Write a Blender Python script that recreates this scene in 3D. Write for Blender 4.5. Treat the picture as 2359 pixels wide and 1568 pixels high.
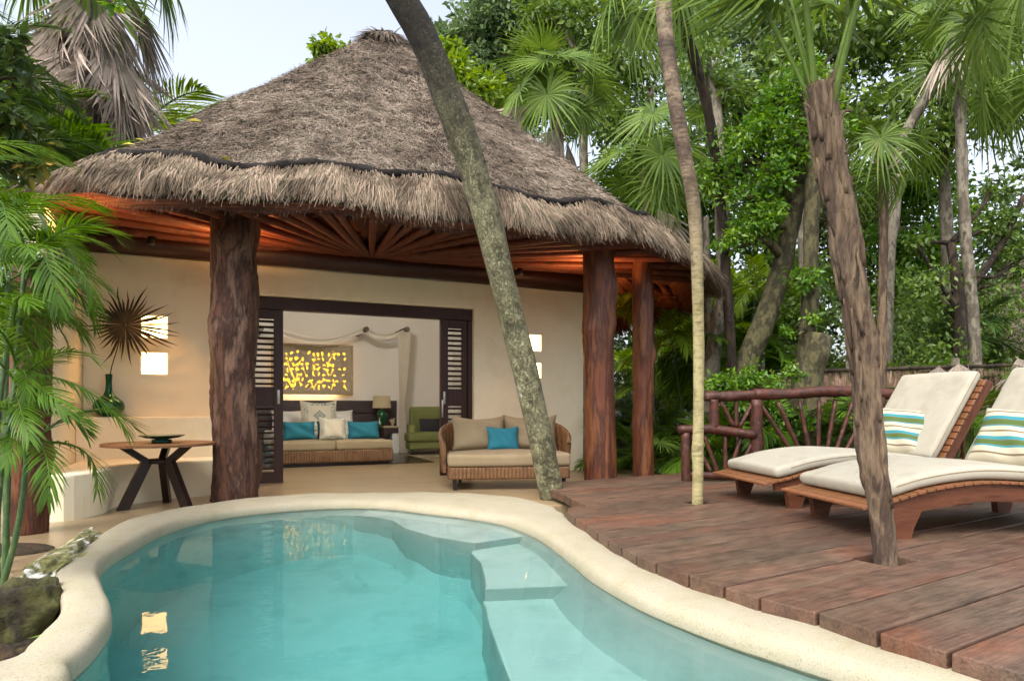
import bpy, bmesh, math
import numpy as np
from mathutils import Vector, Matrix, Euler

sc = bpy.context.scene
for o in list(bpy.data.objects):
    bpy.data.objects.remove(o)
COL = sc.collection
R = math.radians

# ---------------------------------------------------------------- camera, sky, sun, exposure
FPX, CX, HY, CAMZ = 1540.0, 1180.0, 935.0, 1.1      # focal length, centre and horizon of a 2359 px wide frame
cam_d = bpy.data.cameras.new('camera')
cam_d.sensor_width = 36.0
cam_d.lens = FPX / 2359.0 * 36.0
cam_d.shift_y = (HY - 784.0) / 2359.0
cam_d.clip_start, cam_d.clip_end = 0.05, 400.0
cam = bpy.data.objects.new('camera', cam_d)
cam.location = (0, 0, CAMZ)
cam.rotation_euler = (R(90), 0, 0)
COL.objects.link(cam)
sc.camera = cam

SUN_EL, SUN_ROT = R(54), R(208)
world = bpy.data.worlds.new('World')
sc.world = world
world.use_nodes = True
wn = world.node_tree
bg = wn.nodes['Background']
sky = wn.nodes.new('ShaderNodeTexSky')
sky.sky_type = 'NISHITA'
sky.sun_disc = False
sky.sun_elevation, sky.sun_rotation = SUN_EL, SUN_ROT
sky.air_density, sky.dust_density, sky.ozone_density = 1.0, 5.0, 1.0
pale = wn.nodes.new('ShaderNodeHueSaturation')          # thin even overcast: the same sky, less blue
pale.inputs['Saturation'].default_value = 0.46
wn.links.new(sky.outputs['Color'], pale.inputs['Color'])
wn.links.new(pale.outputs['Color'], bg.inputs['Color'])
bg.inputs['Strength'].default_value = 0.15

sun_d = bpy.data.lights.new('sun', 'SUN')
sun_d.energy, sun_d.angle, sun_d.color = 0.8, R(45), (1.0, 0.97, 0.93)
sun = bpy.data.objects.new('sun', sun_d)
sdir = Vector((math.sin(SUN_ROT) * math.cos(SUN_EL), math.cos(SUN_ROT) * math.cos(SUN_EL), math.sin(SUN_EL)))
sun.rotation_euler = sdir.to_track_quat('Z', 'Y').to_euler()
sun.location = (-8, -8, 12)
COL.objects.link(sun)

vs = sc.view_settings
vs.view_transform, vs.look, vs.exposure, vs.gamma = 'Standard', 'None', 1.5, 1.0
vs.use_curve_mapping = False
cy = sc.cycles
cy.use_denoising = True
cy.max_bounces, cy.diffuse_bounces, cy.glossy_bounces, cy.transmission_bounces, cy.transparent_max_bounces = 9, 4, 3, 6, 8
cy.sample_clamp_indirect = 8.0
cy.use_adaptive_sampling = True
cy.adaptive_threshold = 0.015

# ---------------------------------------------------------------- geometry of the place
HO = np.array([-3.21, 9.41])
HA = math.atan2(0.46, 1.0)
HU = np.array([math.cos(HA), math.sin(HA)])
HN = np.array([-math.sin(HA), math.cos(HA)])
Z_COP, Z_WATER, Z_DECK = 0.06, -0.04, 0.13

def up(px, py, z=0.0):                      # frame point -> place, on a level plane
    Y = (CAMZ - z) * FPX / (py - HY)
    return ((px - CX) / FPX * Y, Y)
def W(px, py, Y):                           # frame point -> place, at a distance
    return np.array([(px - CX) / FPX * Y, Y, CAMZ + (HY - py) / FPX * Y])
def rup(px, py, z):                         # the same through the water surface
    X, Y = up(px, py, Z_WATER)
    v = np.array([X, Y, Z_WATER - CAMZ]); v /= np.linalg.norm(v)
    h = v[:2] / 1.33
    hz = math.sqrt(1 - h @ h)
    k = (Z_WATER - z) / hz
    return (X + h[0] * k, Y + h[1] * k)
def h2w(s, d, z=0.0):
    p = HO + s * HU + d * HN
    return np.array([p[0], p[1], z])
def w2h(x, y):
    r = np.array([x, y]) - HO
    return float(r @ HU), float(r @ HN)
def hs(px, py, d):                          # frame point -> (s, z) on a plane parallel to the front wall
    dx = (px - CX) / FPX
    Y = (d + HO @ HN) / (dx * HN[0] + HN[1])
    return float((np.array([dx * Y, Y]) - HO) @ HU), CAMZ + (HY - py) * Y / FPX

# ---------------------------------------------------------------- materials
def lin(c):
    if isinstance(c, str):
        c = [int(c[i:i + 2], 16) / 255 for i in (0, 2, 4)]
        c = [v / 12.92 if v <= 0.04045 else ((v + 0.055) / 1.055) ** 2.4 for v in c]
    return (c[0], c[1], c[2], 1.0)

class NT:
    def __init__(s, name):
        s.m = bpy.data.materials.new(name); s.m.use_nodes = True
        s.t = s.m.node_tree; s.p = s.t.nodes['Principled BSDF']; s.out = s.t.nodes['Material Output']
    def n(s, kind, **kw):
        x = s.t.nodes.new('ShaderNode' + kind)
        for k, v in kw.items():
            if k.startswith('i_'):
                k = k[2:].replace('_', ' '); x.inputs[int(k) if k.isdigit() else k].default_value = v
            else:
                setattr(x, k, v)
        return x
    def l(s, a, ao, b, bi):
        s.t.links.new(a.outputs[ao], b.inputs[bi])
    def coord(s, scale=(1, 1, 1), kind='Object'):
        c = s.n('TexCoord'); m = s.n('Mapping'); m.inputs['Scale'].default_value = scale
        s.l(c, kind, m, 'Vector'); return m
    def ramp(s, stops, interp='LINEAR'):
        r = s.n('ValToRGB'); r.color_ramp.interpolation = interp
        e = r.color_ramp.elements
        while len(e) < len(stops): e.new(0.5)
        for i, (p, c) in enumerate(stops): e[i].position = p; e[i].color = lin(c)
        return r
    def bump(s, src, so, strength, dist=0.02):
        b = s.n('Bump', i_Strength=strength, i_Distance=dist)
        s.l(src, so, b, 'Height'); s.l(b, 'Normal', s.p, 'Normal'); return b

MATS = {}
def mat(name, cols, scale=5.0, stretch=(1, 1, 1), rough=0.7, bump=0.0, bscale=None, bstretch=None, bdist=0.01, detail=6,
        spread=(0.3, 0.7), island=0.0, objr=0.0, transl=0.0, metal=0.0, spec=0.4, coat=0.0, emis=None, wave=None):
    t = NT(name)
    p = t.p
    p.inputs['Roughness'].default_value = rough
    p.inputs['Metallic'].default_value = metal
    p.inputs['Specular IOR Level'].default_value = spec
    p.inputs['Coat Weight'].default_value = coat
    n = t.n('TexNoise', i_Scale=scale, i_Detail=detail, i_Roughness=0.6)
    t.l(t.coord(stretch), 'Vector', n, 'Vector')
    k = len(cols)
    if k == 1: cols = [cols[0], cols[0]]; k = 2
    r = t.ramp([(spread[0] + (spread[1] - spread[0]) * i / (k - 1), c) for i, c in enumerate(cols)])
    t.l(n, 'Fac', r, 'Fac')
    src, so = r, 'Color'
    for amt, kind in ((island, 'NewGeometry'), (objr, 'ObjectInfo')):
        if amt:
            g = t.n(kind); h = t.n('HueSaturation')
            ma = t.n('MapRange', i_To_Min=1 - amt, i_To_Max=1 + amt)
            t.l(g, 'Random Per Island' if kind == 'NewGeometry' else 'Random', ma, 'Value')
            t.l(ma, 'Result', h, 'Value')
            mb = t.n('MapRange', i_To_Min=0.5 + amt * 0.05, i_To_Max=0.5 - amt * 0.05)
            t.l(g, 'Random Per Island' if kind == 'NewGeometry' else 'Random', mb, 'Value')
            t.l(mb, 'Result', h, 'Hue')
            t.l(src, so, h, 'Color'); src, so = h, 'Color'
    t.l(src, so, p, 'Base Color')
    if bump:
        if wave:
            b = t.n('TexWave', i_Scale=wave, i_Distortion=1.5, i_Detail=2.0)
        else:
            b = t.n('TexNoise', i_Scale=bscale or scale * 6, i_Detail=8, i_Roughness=0.65)
        t.l(t.coord(bstretch or stretch), 'Vector', b, 'Vector')
        t.bump(b, 'Fac', bump, bdist)
    if emis:
        p.inputs['Emission Color'].default_value = lin(emis[0]); p.inputs['Emission Strength'].default_value = emis[1]
    if transl:
        tr = t.n('BsdfTranslucent'); mx = t.n('MixShader', i_Fac=transl)
        g = t.n('HueSaturation', i_Saturation=1.1, i_Value=1.5, i_Hue=0.49)
        t.l(src, so, g, 'Color'); t.l(g, 'Color', tr, 'Color')
        t.l(p, 'BSDF', mx, 1); t.l(tr, 'BSDF', mx, 2); t.l(mx, 'Shader', t.out, 'Surface')
    MATS[name] = t.m
    return t.m

# ---------------------------------------------------------------- mesh helpers
def mesh(verts, faces, smooth=False, name='mesh'):
    me = bpy.data.meshes.new(name)
    me.from_pydata([tuple(map(float, v)) for v in verts], [], [tuple(map(int, f)) for f in faces])
    if smooth: me.polygons.foreach_set('use_smooth', [True] * len(me.polygons))
    me.update()
    return me
def npmesh(verts, quads, smooth=False, name='mesh', tris=None):
    verts = np.asarray(verts, np.float32)
    me = bpy.data.meshes.new(name)
    me.vertices.add(len(verts)); me.vertices.foreach_set('co', verts.ravel())
    q = np.asarray(quads, np.int32).reshape(-1, 4)
    t = np.zeros((0, 3), np.int32) if tris is None else np.asarray(tris, np.int32).reshape(-1, 3)
    me.loops.add(q.size + t.size); me.loops.foreach_set('vertex_index', np.concatenate([q.ravel(), t.ravel()]))
    me.polygons.add(len(q) + len(t))
    st = np.concatenate([np.arange(len(q)) * 4, q.size + np.arange(len(t)) * 3]).astype(np.int32)
    me.polygons.foreach_set('loop_start', st)
    me.polygons.foreach_set('loop_total', np.concatenate([np.full(len(q), 4), np.full(len(t), 3)]).astype(np.int32))
    if smooth: me.polygons.foreach_set('use_smooth', np.ones(len(q) + len(t), bool))
    me.update(calc_edges=True); me.validate()
    return me
def add(name, me, m=None, parent=None, loc=(0, 0, 0), rot=(0, 0, 0), scale=(1, 1, 1), kind=None, label=None):
    o = bpy.data.objects.new(name, me)
    if m is not None and me is not None and not me.materials:
        me.materials.append(MATS[m] if isinstance(m, str) else m)
    o.parent = parent
    o.location = loc; o.rotation_euler = rot; o.scale = scale if not isinstance(scale, (int, float)) else (scale,) * 3
    if kind: o['kind'] = kind
    if label: o['label'] = label
    COL.objects.link(o)
    return o
def tag(o, label, cat, group=None):
    o['label'] = label; o['category'] = cat
    if group: o['group'] = group
    return o
def thing(name, label, cat, loc=(0, 0, 0), rz=0.0, group=None):
    o = add(name, None, None, None, loc, (0, 0, rz))
    o.empty_display_size = 0.1
    return tag(o, label, cat, group)
def copy_tree(o, parent=None):
    c = o.copy(); COL.objects.link(c); c.parent = parent
    for ch in list(o.children): copy_tree(ch, c)
    return c

def rbox(x0, x1, y0, y1, z0, z1, bev=0.0, seg=2):
    bm = bmesh.new()
    bmesh.ops.create_cube(bm, size=1.0)
    for v in bm.verts:
        v.co = ((x0 + x1) / 2 + v.co.x * (x1 - x0), (y0 + y1) / 2 + v.co.y * (y1 - y0), (z0 + z1) / 2 + v.co.z * (z1 - z0))
    if bev: bmesh.ops.bevel(bm, geom=bm.edges[:], offset=bev, segments=seg, profile=0.6, affect='EDGES')
    me = bpy.data.meshes.new('box'); bm.to_mesh(me); bm.free()
    if bev and seg > 1: me.polygons.foreach_set('use_smooth', [True] * len(me.polygons))
    return me
def prism(poly, z0, z1, bev=0.0, seg=2, smooth=False):
    bm = bmesh.new()
    vs_ = [bm.verts.new((float(x), float(y), z0)) for x, y in poly]
    f = bm.faces.new(vs_)
    bmesh.ops.recalc_face_normals(bm, faces=[f])
    if f.normal.z > 0: f.normal_flip()
    r = bmesh.ops.extrude_face_region(bm, geom=[f])
    tv = [g for g in r['geom'] if isinstance(g, bmesh.types.BMVert)]
    for v in tv: v.co.z = z1
    bmesh.ops.recalc_face_normals(bm, faces=bm.faces[:])
    if bev:
        ed = [e for e in bm.edges if all(abs(v.co.z - z1) < 1e-6 for v in e.verts)]
        bmesh.ops.bevel(bm, geom=ed, offset=bev, segments=seg, profile=0.6, affect='EDGES')
    bmesh.ops.triangulate(bm, faces=[f for f in bm.faces if len(f.verts) > 4])
    me = bpy.data.meshes.new('prism'); bm.to_mesh(me); bm.free()
    if smooth: me.polygons.foreach_set('use_smooth', [True] * len(me.polygons))
    return me
def slab(xs, zs, hole, d0, d1, left=None):
    """a plate in the x-z plane, from d0 to d1 in y, made of grid cells; hole(i, j) leaves a cell open"""
    xs, zs = list(xs), list(zs)
    V, F, idx = [], [], {}
    def v(i, j, k):
        if (i, j, k) not in idx:
            idx[(i, j, k)] = len(V); V.append((xs[i], d0 if k == 0 else d1, zs[j]))
        return idx[(i, j, k)]
    nx, nz = len(xs) - 1, len(zs) - 1
    solid = lambda i, j: 0 <= i < nx and 0 <= j < nz and not hole(i, j)
    for i in range(nx):
        for j in range(nz):
            if not solid(i, j): continue
            F.append((v(i, j, 0), v(i + 1, j, 0), v(i + 1, j + 1, 0), v(i, j + 1, 0)))
            F.append((v(i, j, 1), v(i, j + 1, 1), v(i + 1, j + 1, 1), v(i + 1, j, 1)))
            if not solid(i - 1, j): F.append((v(i, j, 0), v(i, j + 1, 0), v(i, j + 1, 1), v(i, j, 1)))
            if not solid(i + 1, j): F.append((v(i + 1, j, 0), v(i + 1, j, 1), v(i + 1, j + 1, 1), v(i + 1, j + 1, 0)))
            if not solid(i, j - 1): F.append((v(i, j, 0), v(i, j, 1), v(i + 1, j, 1), v(i + 1, j, 0)))
            if not solid(i, j + 1): F.append((v(i, j + 1, 0), v(i + 1, j + 1, 0), v(i + 1, j + 1, 1), v(i, j + 1, 1)))
    return V, F
def crom(pts, n, closed=False):
    """Catmull-Rom through pts, resampled evenly to n points"""
    P = np.asarray(pts, float)
    if closed: Q = np.vstack([P[-1], P, P[0], P[1]])
    else: Q = np.vstack([2 * P[0] - P[1], P, 2 * P[-1] - P[-2]])
    out = []
    m = 24
    for i in range(1, len(Q) - 2):
        t = np.linspace(0, 1, m, endpoint=False)[:, None]
        a, b, c, d = Q[i - 1], Q[i], Q[i + 1], Q[i + 2]
        out.append(0.5 * (2 * b + (c - a) * t + (2 * a - 5 * b + 4 * c - d) * t ** 2 + (3 * b - a - 3 * c + d) * t ** 3))
    out = np.vstack(out + [Q[-2][None]])
    L = np.concatenate([[0], np.cumsum(np.linalg.norm(np.diff(out, axis=0), axis=1))])
    q = np.linspace(0, L[-1], n)
    return np.stack([np.interp(q, L, out[:, k]) for k in range(P.shape[1])], 1)
def frames(P):
    T = np.gradient(P, axis=0); T /= np.linalg.norm(T, axis=1)[:, None] + 1e-9
    N = np.zeros_like(P)
    ref = np.array([0, 0, 1.0]) if abs(T[0][2]) < 0.9 else np.array([1.0, 0, 0])
    v = ref - T[0] * (ref @ T[0]); N[0] = v / np.linalg.norm(v)
    for i in range(1, len(P)):
        v = N[i - 1] - T[i] * (N[i - 1] @ T[i]); N[i] = v / (np.linalg.norm(v) + 1e-9)
    return T, N, np.cross(T, N)
def tube_vf(path, rad, seg=10, n=None, rough=0.0, seed=0, cap=True, flute=0.0, knots=0):
    P = np.asarray(path, float)
    if n and len(P) > 2: P = crom(P, n)
    elif n: P = P[0] + (P[1] - P[0]) * np.linspace(0, 1, n)[:, None]
    k = len(P)
    rad = np.asarray(rad, float)
    r = np.interp(np.linspace(0, 1, k), np.linspace(0, 1, len(rad)), rad) if rad.ndim else np.full(k, float(rad))
    T, N, B = frames(P)
    a = np.linspace(0, 2 * np.pi, seg, endpoint=False)
    rr = np.repeat(r[:, None], seg, 1)
    g = np.random.default_rng(seed)
    if rough:
        L = np.concatenate([[0], np.cumsum(np.linalg.norm(np.diff(P, axis=0), axis=1))])
        d = np.zeros((k, seg))
        for q in range(9):
            w = g.integers(1, 6); fz = g.uniform(0.6, 7.0) / max(r.mean() * 6, 0.15); ph = g.uniform(0, 6.28)
            d += np.sin(w * a[None] + fz * L[:, None] * 1.0 + ph) / 9 ** 0.5
        d += g.normal(0, 0.35, (k, seg))
        rr = rr * (1 + rough * d)
        for q in range(knots):
            c, ca = g.uniform(0.08, 0.95) * L[-1], g.uniform(0, 6.28)
            w = r.mean() * g.uniform(0.5, 0.9)
            da = np.angle(np.exp(1j * (a - ca)))[None] * r.mean()
            rr += r.mean() * 0.22 * np.exp(-((L[:, None] - c) ** 2 + da ** 2) / (w * w))
    V = P[:, None] + rr[:, :, None] * (np.cos(a)[None, :, None] * N[:, None] + np.sin(a)[None, :, None] * B[:, None])
    V = V.reshape(-1, 3)
    i, j = np.meshgrid(np.arange(k - 1), np.arange(seg), indexing='ij')
    j2 = (j + 1) % seg
    Q = np.stack([i * seg + j, i * seg + j2, (i + 1) * seg + j2, (i + 1) * seg + j], -1).reshape(-1, 4)
    tr = []
    if cap:
        V = np.vstack([V, P[0], P[-1]])
        for j in range(seg):
            j2 = (j + 1) % seg
            tr.append((k * seg, j2, j)); tr.append((k * seg + 1, (k - 1) * seg + j, (k - 1) * seg + j2))
    return V, Q, np.array(tr, np.int32).reshape(-1, 3)
def tube(path, rad, seg=10, n=None, smooth=True, **kw):
    V, Q, T = tube_vf(path, rad, seg, n, **kw)
    return npmesh(V, Q, smooth, 'tube', T)
def join_vf(parts):
    V, Q, T, o = [], [], [], 0
    for v, q, t in parts:
        V.append(v); Q.append(np.asarray(q, np.int64).reshape(-1, 4) + o)
        T.append(np.asarray(t, np.int64).reshape(-1, 3) + o); o += len(v)
    return np.vstack(V), np.vstack(Q), np.vstack(T)
def lathe(prof, seg=32, smooth=True):
    a = np.linspace(0, 2 * np.pi, seg, endpoint=False)
    V = np.array([[r * math.cos(t), r * math.sin(t), z] for r, z in prof for t in a])
    Q = [(i * seg + j, i * seg + (j + 1) % seg, (i + 1) * seg + (j + 1) % seg, (i + 1) * seg + j) for i in range(len(prof) - 1) for j in range(seg)]
    return npmesh(V, Q, smooth)
def pillow(w, h, t, n=14, seed=0, pinch=0.07, dent=0.0):
    """a stuffed cushion standing in the x-z plane, centred"""
    g = np.random.default_rng(seed)
    u = np.linspace(-1, 1, n)
    U, Vv = np.meshgrid(u, u, indexing='ij')
    X = w / 2 * U * (1 - pinch * (1 - Vv ** 2)); Z = h / 2 * Vv * (1 - pinch * (1 - U ** 2))
    T = t / 2 * ((1 - U ** 4) * (1 - Vv ** 4)) ** 0.55
    wr = sum(np.sin(g.uniform(2, 7) * U + g.uniform(2, 7) * Vv + g.uniform(0, 6)) for _ in range(4)) * 0.006 * (t / 0.15)
    Z = Z - dent * h * (1 - U ** 2) * (Vv + 1) / 2
    F = np.stack([X, -T - wr * (T > 0.01), Z], -1).reshape(-1, 3); Bk = np.stack([X, T + 0.002, Z], -1).reshape(-1, 3)
    V = np.vstack([F, Bk])
    i, j = np.meshgrid(np.arange(n - 1), np.arange(n - 1), indexing='ij'); q = i * n + j
    Q = np.stack([q, q + n, q + n + 1, q + 1], -1).reshape(-1, 4)
    Q2 = np.stack([q, q + 1, q + n + 1, q + n], -1).reshape(-1, 4) + n * n
    rim = [k for k in range(n)] + [k * n + n - 1 for k in range(1, n)] + [(n - 1) * n + k for k in range(n - 2, -1, -1)] + [k * n for k in range(n - 2, 0, -1)]
    Q3 = [(rim[k], rim[(k + 1) % len(rim)], rim[(k + 1) % len(rim)] + n * n, rim[k] + n * n) for k in range(len(rim))]
    return npmesh(V, np.vstack([Q, Q2, np.array(Q3)]), True)

# ---------------------------------------------------------------- the palette
mat('stucco', ['EADCBA', 'EFE3C4', 'E4D4AE'], 1.3, rough=0.9, bump=0.4, bscale=9, bdist=0.012)
mat('room_white', ['DCD6CC', 'E2DDD4'], 1.0, rough=0.9, bump=0.15, bscale=20)
mat('terrace', ['877456', '948063', '7C6A4C'], 1.6, rough=0.3, bump=0.08, bscale=30, bdist=0.004)
mat('soil', ['2A1F14', '47361F', '1B140D', '5A4A2C'], 9, rough=1.0, bump=1.0, bscale=25, bdist=0.04)
mat('ground', ['2B2416', '3E3A1E', '1E1A10', '4A3A22'], 3, rough=1.0, bump=1.0, bscale=14, bdist=0.05)
mat('post_wood', ['522816', '68381F', '3E1D10', '784A2C', '5A2E18'], 7, (1, 1, 0.12), rough=0.5, bump=0.8, bscale=34, bstretch=(1, 1, 0.10), bdist=0.02, detail=9)
mat('post_bark', ['4E2A1A', '644230', '341B11', '7A5C4A', '523020'], 6.5, (1, 1, 0.22), rough=0.6, bump=1.0, bscale=22, bstretch=(1, 1, 0.25), bdist=0.04, detail=9)
mat('door_wood', ['2A140D', '38190F', '1F0F0A'], 4, (3, 3, 0.4), rough=0.4, bump=0.1)
mat('rail_wood', ['3C1C12', '4E281A', '2C1610', '603C2A'], 9, (1, 1, 1), rough=0.5, bump=0.5, bscale=30)
mat('teak', ['6E4428', '805636', '5C361E'], 7, (0.35, 5, 5), rough=0.45, bump=0.15, bscale=30, objr=0.12)
mat('teak_dark', ['4C2818', '5E3824', '3C1E10'], 5, (0.5, 4, 4), rough=0.45, bump=0.15, bscale=30)
mat('table_leg', ['1E110C', '2B1810'], 6, rough=0.4)
mat('straw_dark', ['211713', '38291F', '120D0B'], 9, rough=1.0, bump=0.8, bscale=60)
mat('strand', ['786B5A', '867865', '605445', '4C4236'], 2.2, rough=0.9, island=0.55, spec=0.2)
mat('strand_top', ['7C7062', '655A4D', '8E8272', '51473B'], 1.1, rough=0.9, island=0.6, spec=0.2)
mat('cord', ['14110F', '241E1A'], 30, rough=1.0, bump=1.0, bscale=80)
mat('under_straw', ['5A2F18', '77401F', '3D1E10'], 10, rough=0.8, bump=0.8, bscale=30)
mat('rafter', ['4A2010', '602C15', '341508'], 6, rough=0.6, bump=0.3)
mat('cream_fabric', ['9C9686', 'A49E8E', '979181'], 4, rough=0.95, bump=0.15, bscale=9, bdist=0.008)
mat('beige_fabric', ['85755A', '907F64'], 4, rough=0.95, bump=0.25, bscale=160, bdist=0.002)
mat('sofa_fabric', ['8E7F63', '9A8B6E'], 4, rough=0.95, bump=0.2, bscale=160, bdist=0.002)
mat('teal_fabric', ['1A6474', '206E7E'], 4, rough=0.8, bump=0.25, bscale=140, bdist=0.002)
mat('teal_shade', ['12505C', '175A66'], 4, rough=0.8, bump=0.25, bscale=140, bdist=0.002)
mat('olive_fabric', ['6A6E3E', '767A48'], 6, rough=0.95, bump=0.2, bscale=120, bdist=0.002)
mat('charcoal_fabric', ['2B2A2E', '343236'], 6, rough=0.95)
mat('white_linen', ['D4D2CC', 'DEDCD6'], 3, rough=0.95)
mat('sheer', ['DAD5CA', 'E2DED4'], 3, rough=0.95, transl=0.4)
mat('rattan', ['5E4026', '6E4E30', '452C18'], 12, rough=0.6, bump=0.9, bstretch=(0.2, 0.2, 1), wave=32, bdist=0.006)
mat('rattan_sofa', ['664A32', '78593C', '503824'], 10, rough=0.7, bump=0.7, bstretch=(0.2, 0.2, 1), wave=30, bdist=0.006)
mat('headboard', ['2C2124', '3B2C2E', '241A1C'], 3, (0.4, 3, 3), rough=0.45, bump=0.2)
mat('carved_wood', ['B0A088', 'A4947C', 'BCAE98'], 12, rough=0.9, bump=0.8, bscale=40, bdist=0.01)
mat('lamp_shade', ['B5A584', 'BCAD8D'], 4, rough=0.9)
mat('green_glaze', ['0E3A1C', '14502A', '0A2C16'], 8, rough=0.15, coat=0.5)
mat('vase_glaze', ['0A3A2A', '12523A', '06281E'], 3, rough=0.22, metal=0.55, spec=0.6)
mat('bowl_glaze', ['14322B', '20463C'], 6, rough=0.25, metal=0.4)
mat('metal', ['B8B4A6', 'A8A498'], 9, rough=0.35, metal=0.9)
mat('black_wood', ['120D0C', '1C1513'], 6, rough=0.4)
mat('dark_floor', ['2A1A14', '382219'], 2, (0.4, 4, 1), rough=0.25)
mat('rug', ['8F8266', '9C8F74'], 6, rough=1.0)
mat('plaster_pool', ['A8B4AC', 'B1BCB4', '9FACA4'], 2.5, rough=0.9)
mat('stone', ['E2DED2', 'CFC9B6', '8E8B5A', '5A5A30', 'E6E3DA'], 4.5, rough=0.95, bump=1.0, bscale=18, bdist=0.03, spread=(0.28, 0.66))
mat('stone_dark', ['3A3222', '241E14', '4A4A26', '1A150E'], 4, rough=1.0, bump=1.0, bscale=14, bdist=0.04)
mat('bark_pale', ['8E8A6A', '6F6A4C', 'A8A486', '4E4A36', 'C2BEA8'], 4.5, (1, 1, 0.35), rough=0.9, bump=1.0, bscale=22, bstretch=(1, 1, 0.3), bdist=0.03, spread=(0.25, 0.75))
mat('bark_bamboo', ['8E8460', '7C7250', 'A39A76', '544A34'], 5, (1, 1, 2.2), rough=0.8, bump=0.5, bscale=18, bdist=0.01)
mat('bark_dark', ['2A211A', '403528', '1C1511', '54483A'], 4, (1, 1, 0.4), rough=0.95, bump=1.0, bscale=16, bdist=0.03)
mat('bark_moss', ['3E3A26', '2C291A', '565236', '463A26'], 9, (1, 1, 0.5), rough=0.95, bump=1.0, bscale=16, bdist=0.03)
mat('bark_grey', ['665E50', '4E473C', '807868', '383229'], 8, (1, 1, 0.4), rough=0.9, bump=0.7, bscale=16, bdist=0.02)
mat('bark_fibre', ['5C4A38', '40322A', '786550', '281E16'], 12, (1, 1, 0.18), rough=0.95, bump=1.0, bscale=24, bstretch=(1, 1, 0.12), bdist=0.03)
mat('fibre', ['5E4C3A', '6E5C46', '463628'], 5, rough=0.95, island=0.4)
mat('dead_leaf', ['82766A', '968A7C', '5E5248'], 3, rough=0.9, island=0.4, transl=0.15)
mat('cane', ['4E6A3A', '3E5630', '6A7A4A'], 8, (1, 1, 1), rough=0.5, objr=0.15)
mat('leaf_areca', ['445F1A', '547522', '375016'], 2, rough=0.35, island=0.3, transl=0.3, spec=0.3)
mat('leaf_areca_dark', ['344C1C', '425C24', '2A401A'], 2, rough=0.35, island=0.35, transl=0.25, spec=0.5)
mat('leaf_yellow', ['66821E', '768E28', '52701C'], 2, rough=0.4, island=0.3, transl=0.35)
mat('leaf_fan', ['526A28', '607830', '455C24'], 2, rough=0.5, spec=0.2, island=0.25, transl=0.3)
mat('leaf_fan_dark', ['4A6024', '586E2C', '3C501E'], 2, rough=0.5, spec=0.2, island=0.25, transl=0.25)
mat('leaf_blue', ['5A766A', '668478', '4C6658'], 2, rough=0.4, island=0.25, transl=0.2)
mat('leaf_bright', ['5A8222', '4C721C', '74982E'], 1.2, rough=0.35, island=0.4, transl=0.35)
mat('leaf_mid', ['526A28', '607A32', '42561F'], 1.0, rough=0.4, island=0.4, transl=0.3)
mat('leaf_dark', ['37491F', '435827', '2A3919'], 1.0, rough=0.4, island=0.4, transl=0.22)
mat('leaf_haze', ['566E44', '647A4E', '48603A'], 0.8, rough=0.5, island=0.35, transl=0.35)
mat('leaf_dry', ['24200F', '2E2814', '1A160B'], 2, rough=0.8, island=0.35)
mat('leaf_litter', ['A8A83A', 'BFB04A', '8E9A34'], 5, rough=0.7)
mat('fence_thatch', ['6E5A46', '8A7460', '4E3E30'], 6, rough=0.95, island=0.45)

# coping: sandy exposed stone with pits
t = NT('coping')
n1 = t.n('TexNoise', i_Scale=3.2, i_Detail=10.0, i_Roughness=0.7); n2 = t.n('TexVoronoi', i_Scale=38.0); n3 = t.n('TexNoise', i_Scale=130.0, i_Detail=3.0)
c = t.coord()
for x in (n1, n2, n3): t.l(c, 'Vector', x, 'Vector')
r1 = t.ramp([(0.28, '8E846A'), (0.42, '979078'), (0.58, '9C9480'), (0.74, '958A72')]); t.l(n1, 'Fac', r1, 'Fac')
r2 = t.ramp([(0.02, '6E5A3A'), (0.12, 'FFFFFF')]); t.l(n2, 'Distance', r2, 'Fac')
r3 = t.ramp([(0.30, '8A7450'), (0.46, 'FFFFFF')]); t.l(n3, 'Fac', r3, 'Fac')
m1 = t.n('MixRGB', blend_type='MULTIPLY', i_Fac=0.45); t.l(r1, 'Color', m1, 1); t.l(r2, 'Color', m1, 2)
m2 = t.n('MixRGB', blend_type='MULTIPLY', i_Fac=0.5); t.l(m1, 'Color', m2, 1); t.l(r3, 'Color', m2, 2)
t.l(m2, 'Color', t.p, 'Base Color'); t.p.inputs['Roughness'].default_value = 0.8
t.bump(m2, 'Color', 0.6, 0.006); MATS['coping'] = t.m

# deck boards: red-brown stain worn to grey, each board a little different
t = NT('deck_board')
n1 = t.n('TexNoise', i_Scale=1.6, i_Detail=8.0, i_Roughness=0.65); n2 = t.n('TexNoise', i_Scale=9.0, i_Detail=9.0, i_Roughness=0.75); n3 = t.n('TexNoise', i_Scale=26.0, i_Detail=8.0, i_Roughness=0.7)
oi = t.n('ObjectInfo'); ad = t.n('VectorMath', operation='ADD'); sp = t.n('VectorMath', operation='SCALE'); sp.inputs['Scale'].default_value = 40.0
c = t.coord((0.5, 1.0, 1.0)); t.l(oi, 'Random', sp, 0); t.l(c, 'Vector', ad, 0); t.l(sp, 'Vector', ad, 1)
cg = t.coord((0.12, 3.0, 3.0))
t.l(ad, 'Vector', n1, 'Vector'); t.l(ad, 'Vector', n2, 'Vector'); t.l(cg, 'Vector', n3, 'Vector')
r1 = t.ramp([(0.28, '584A3C'), (0.44, '665242'), (0.57, '6C5040'), (0.68, '764C36'), (0.80, '6C5C4C')]); t.l(n1, 'Fac', r1, 'Fac')
r2 = t.ramp([(0.34, '8E8680'), (0.6, 'FFFFFF')]); t.l(n2, 'Fac', r2, 'Fac')
r3 = t.ramp([(0.32, '8A7C72'), (0.55, 'FFFFFF')]); t.l(n3, 'Fac', r3, 'Fac')
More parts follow.
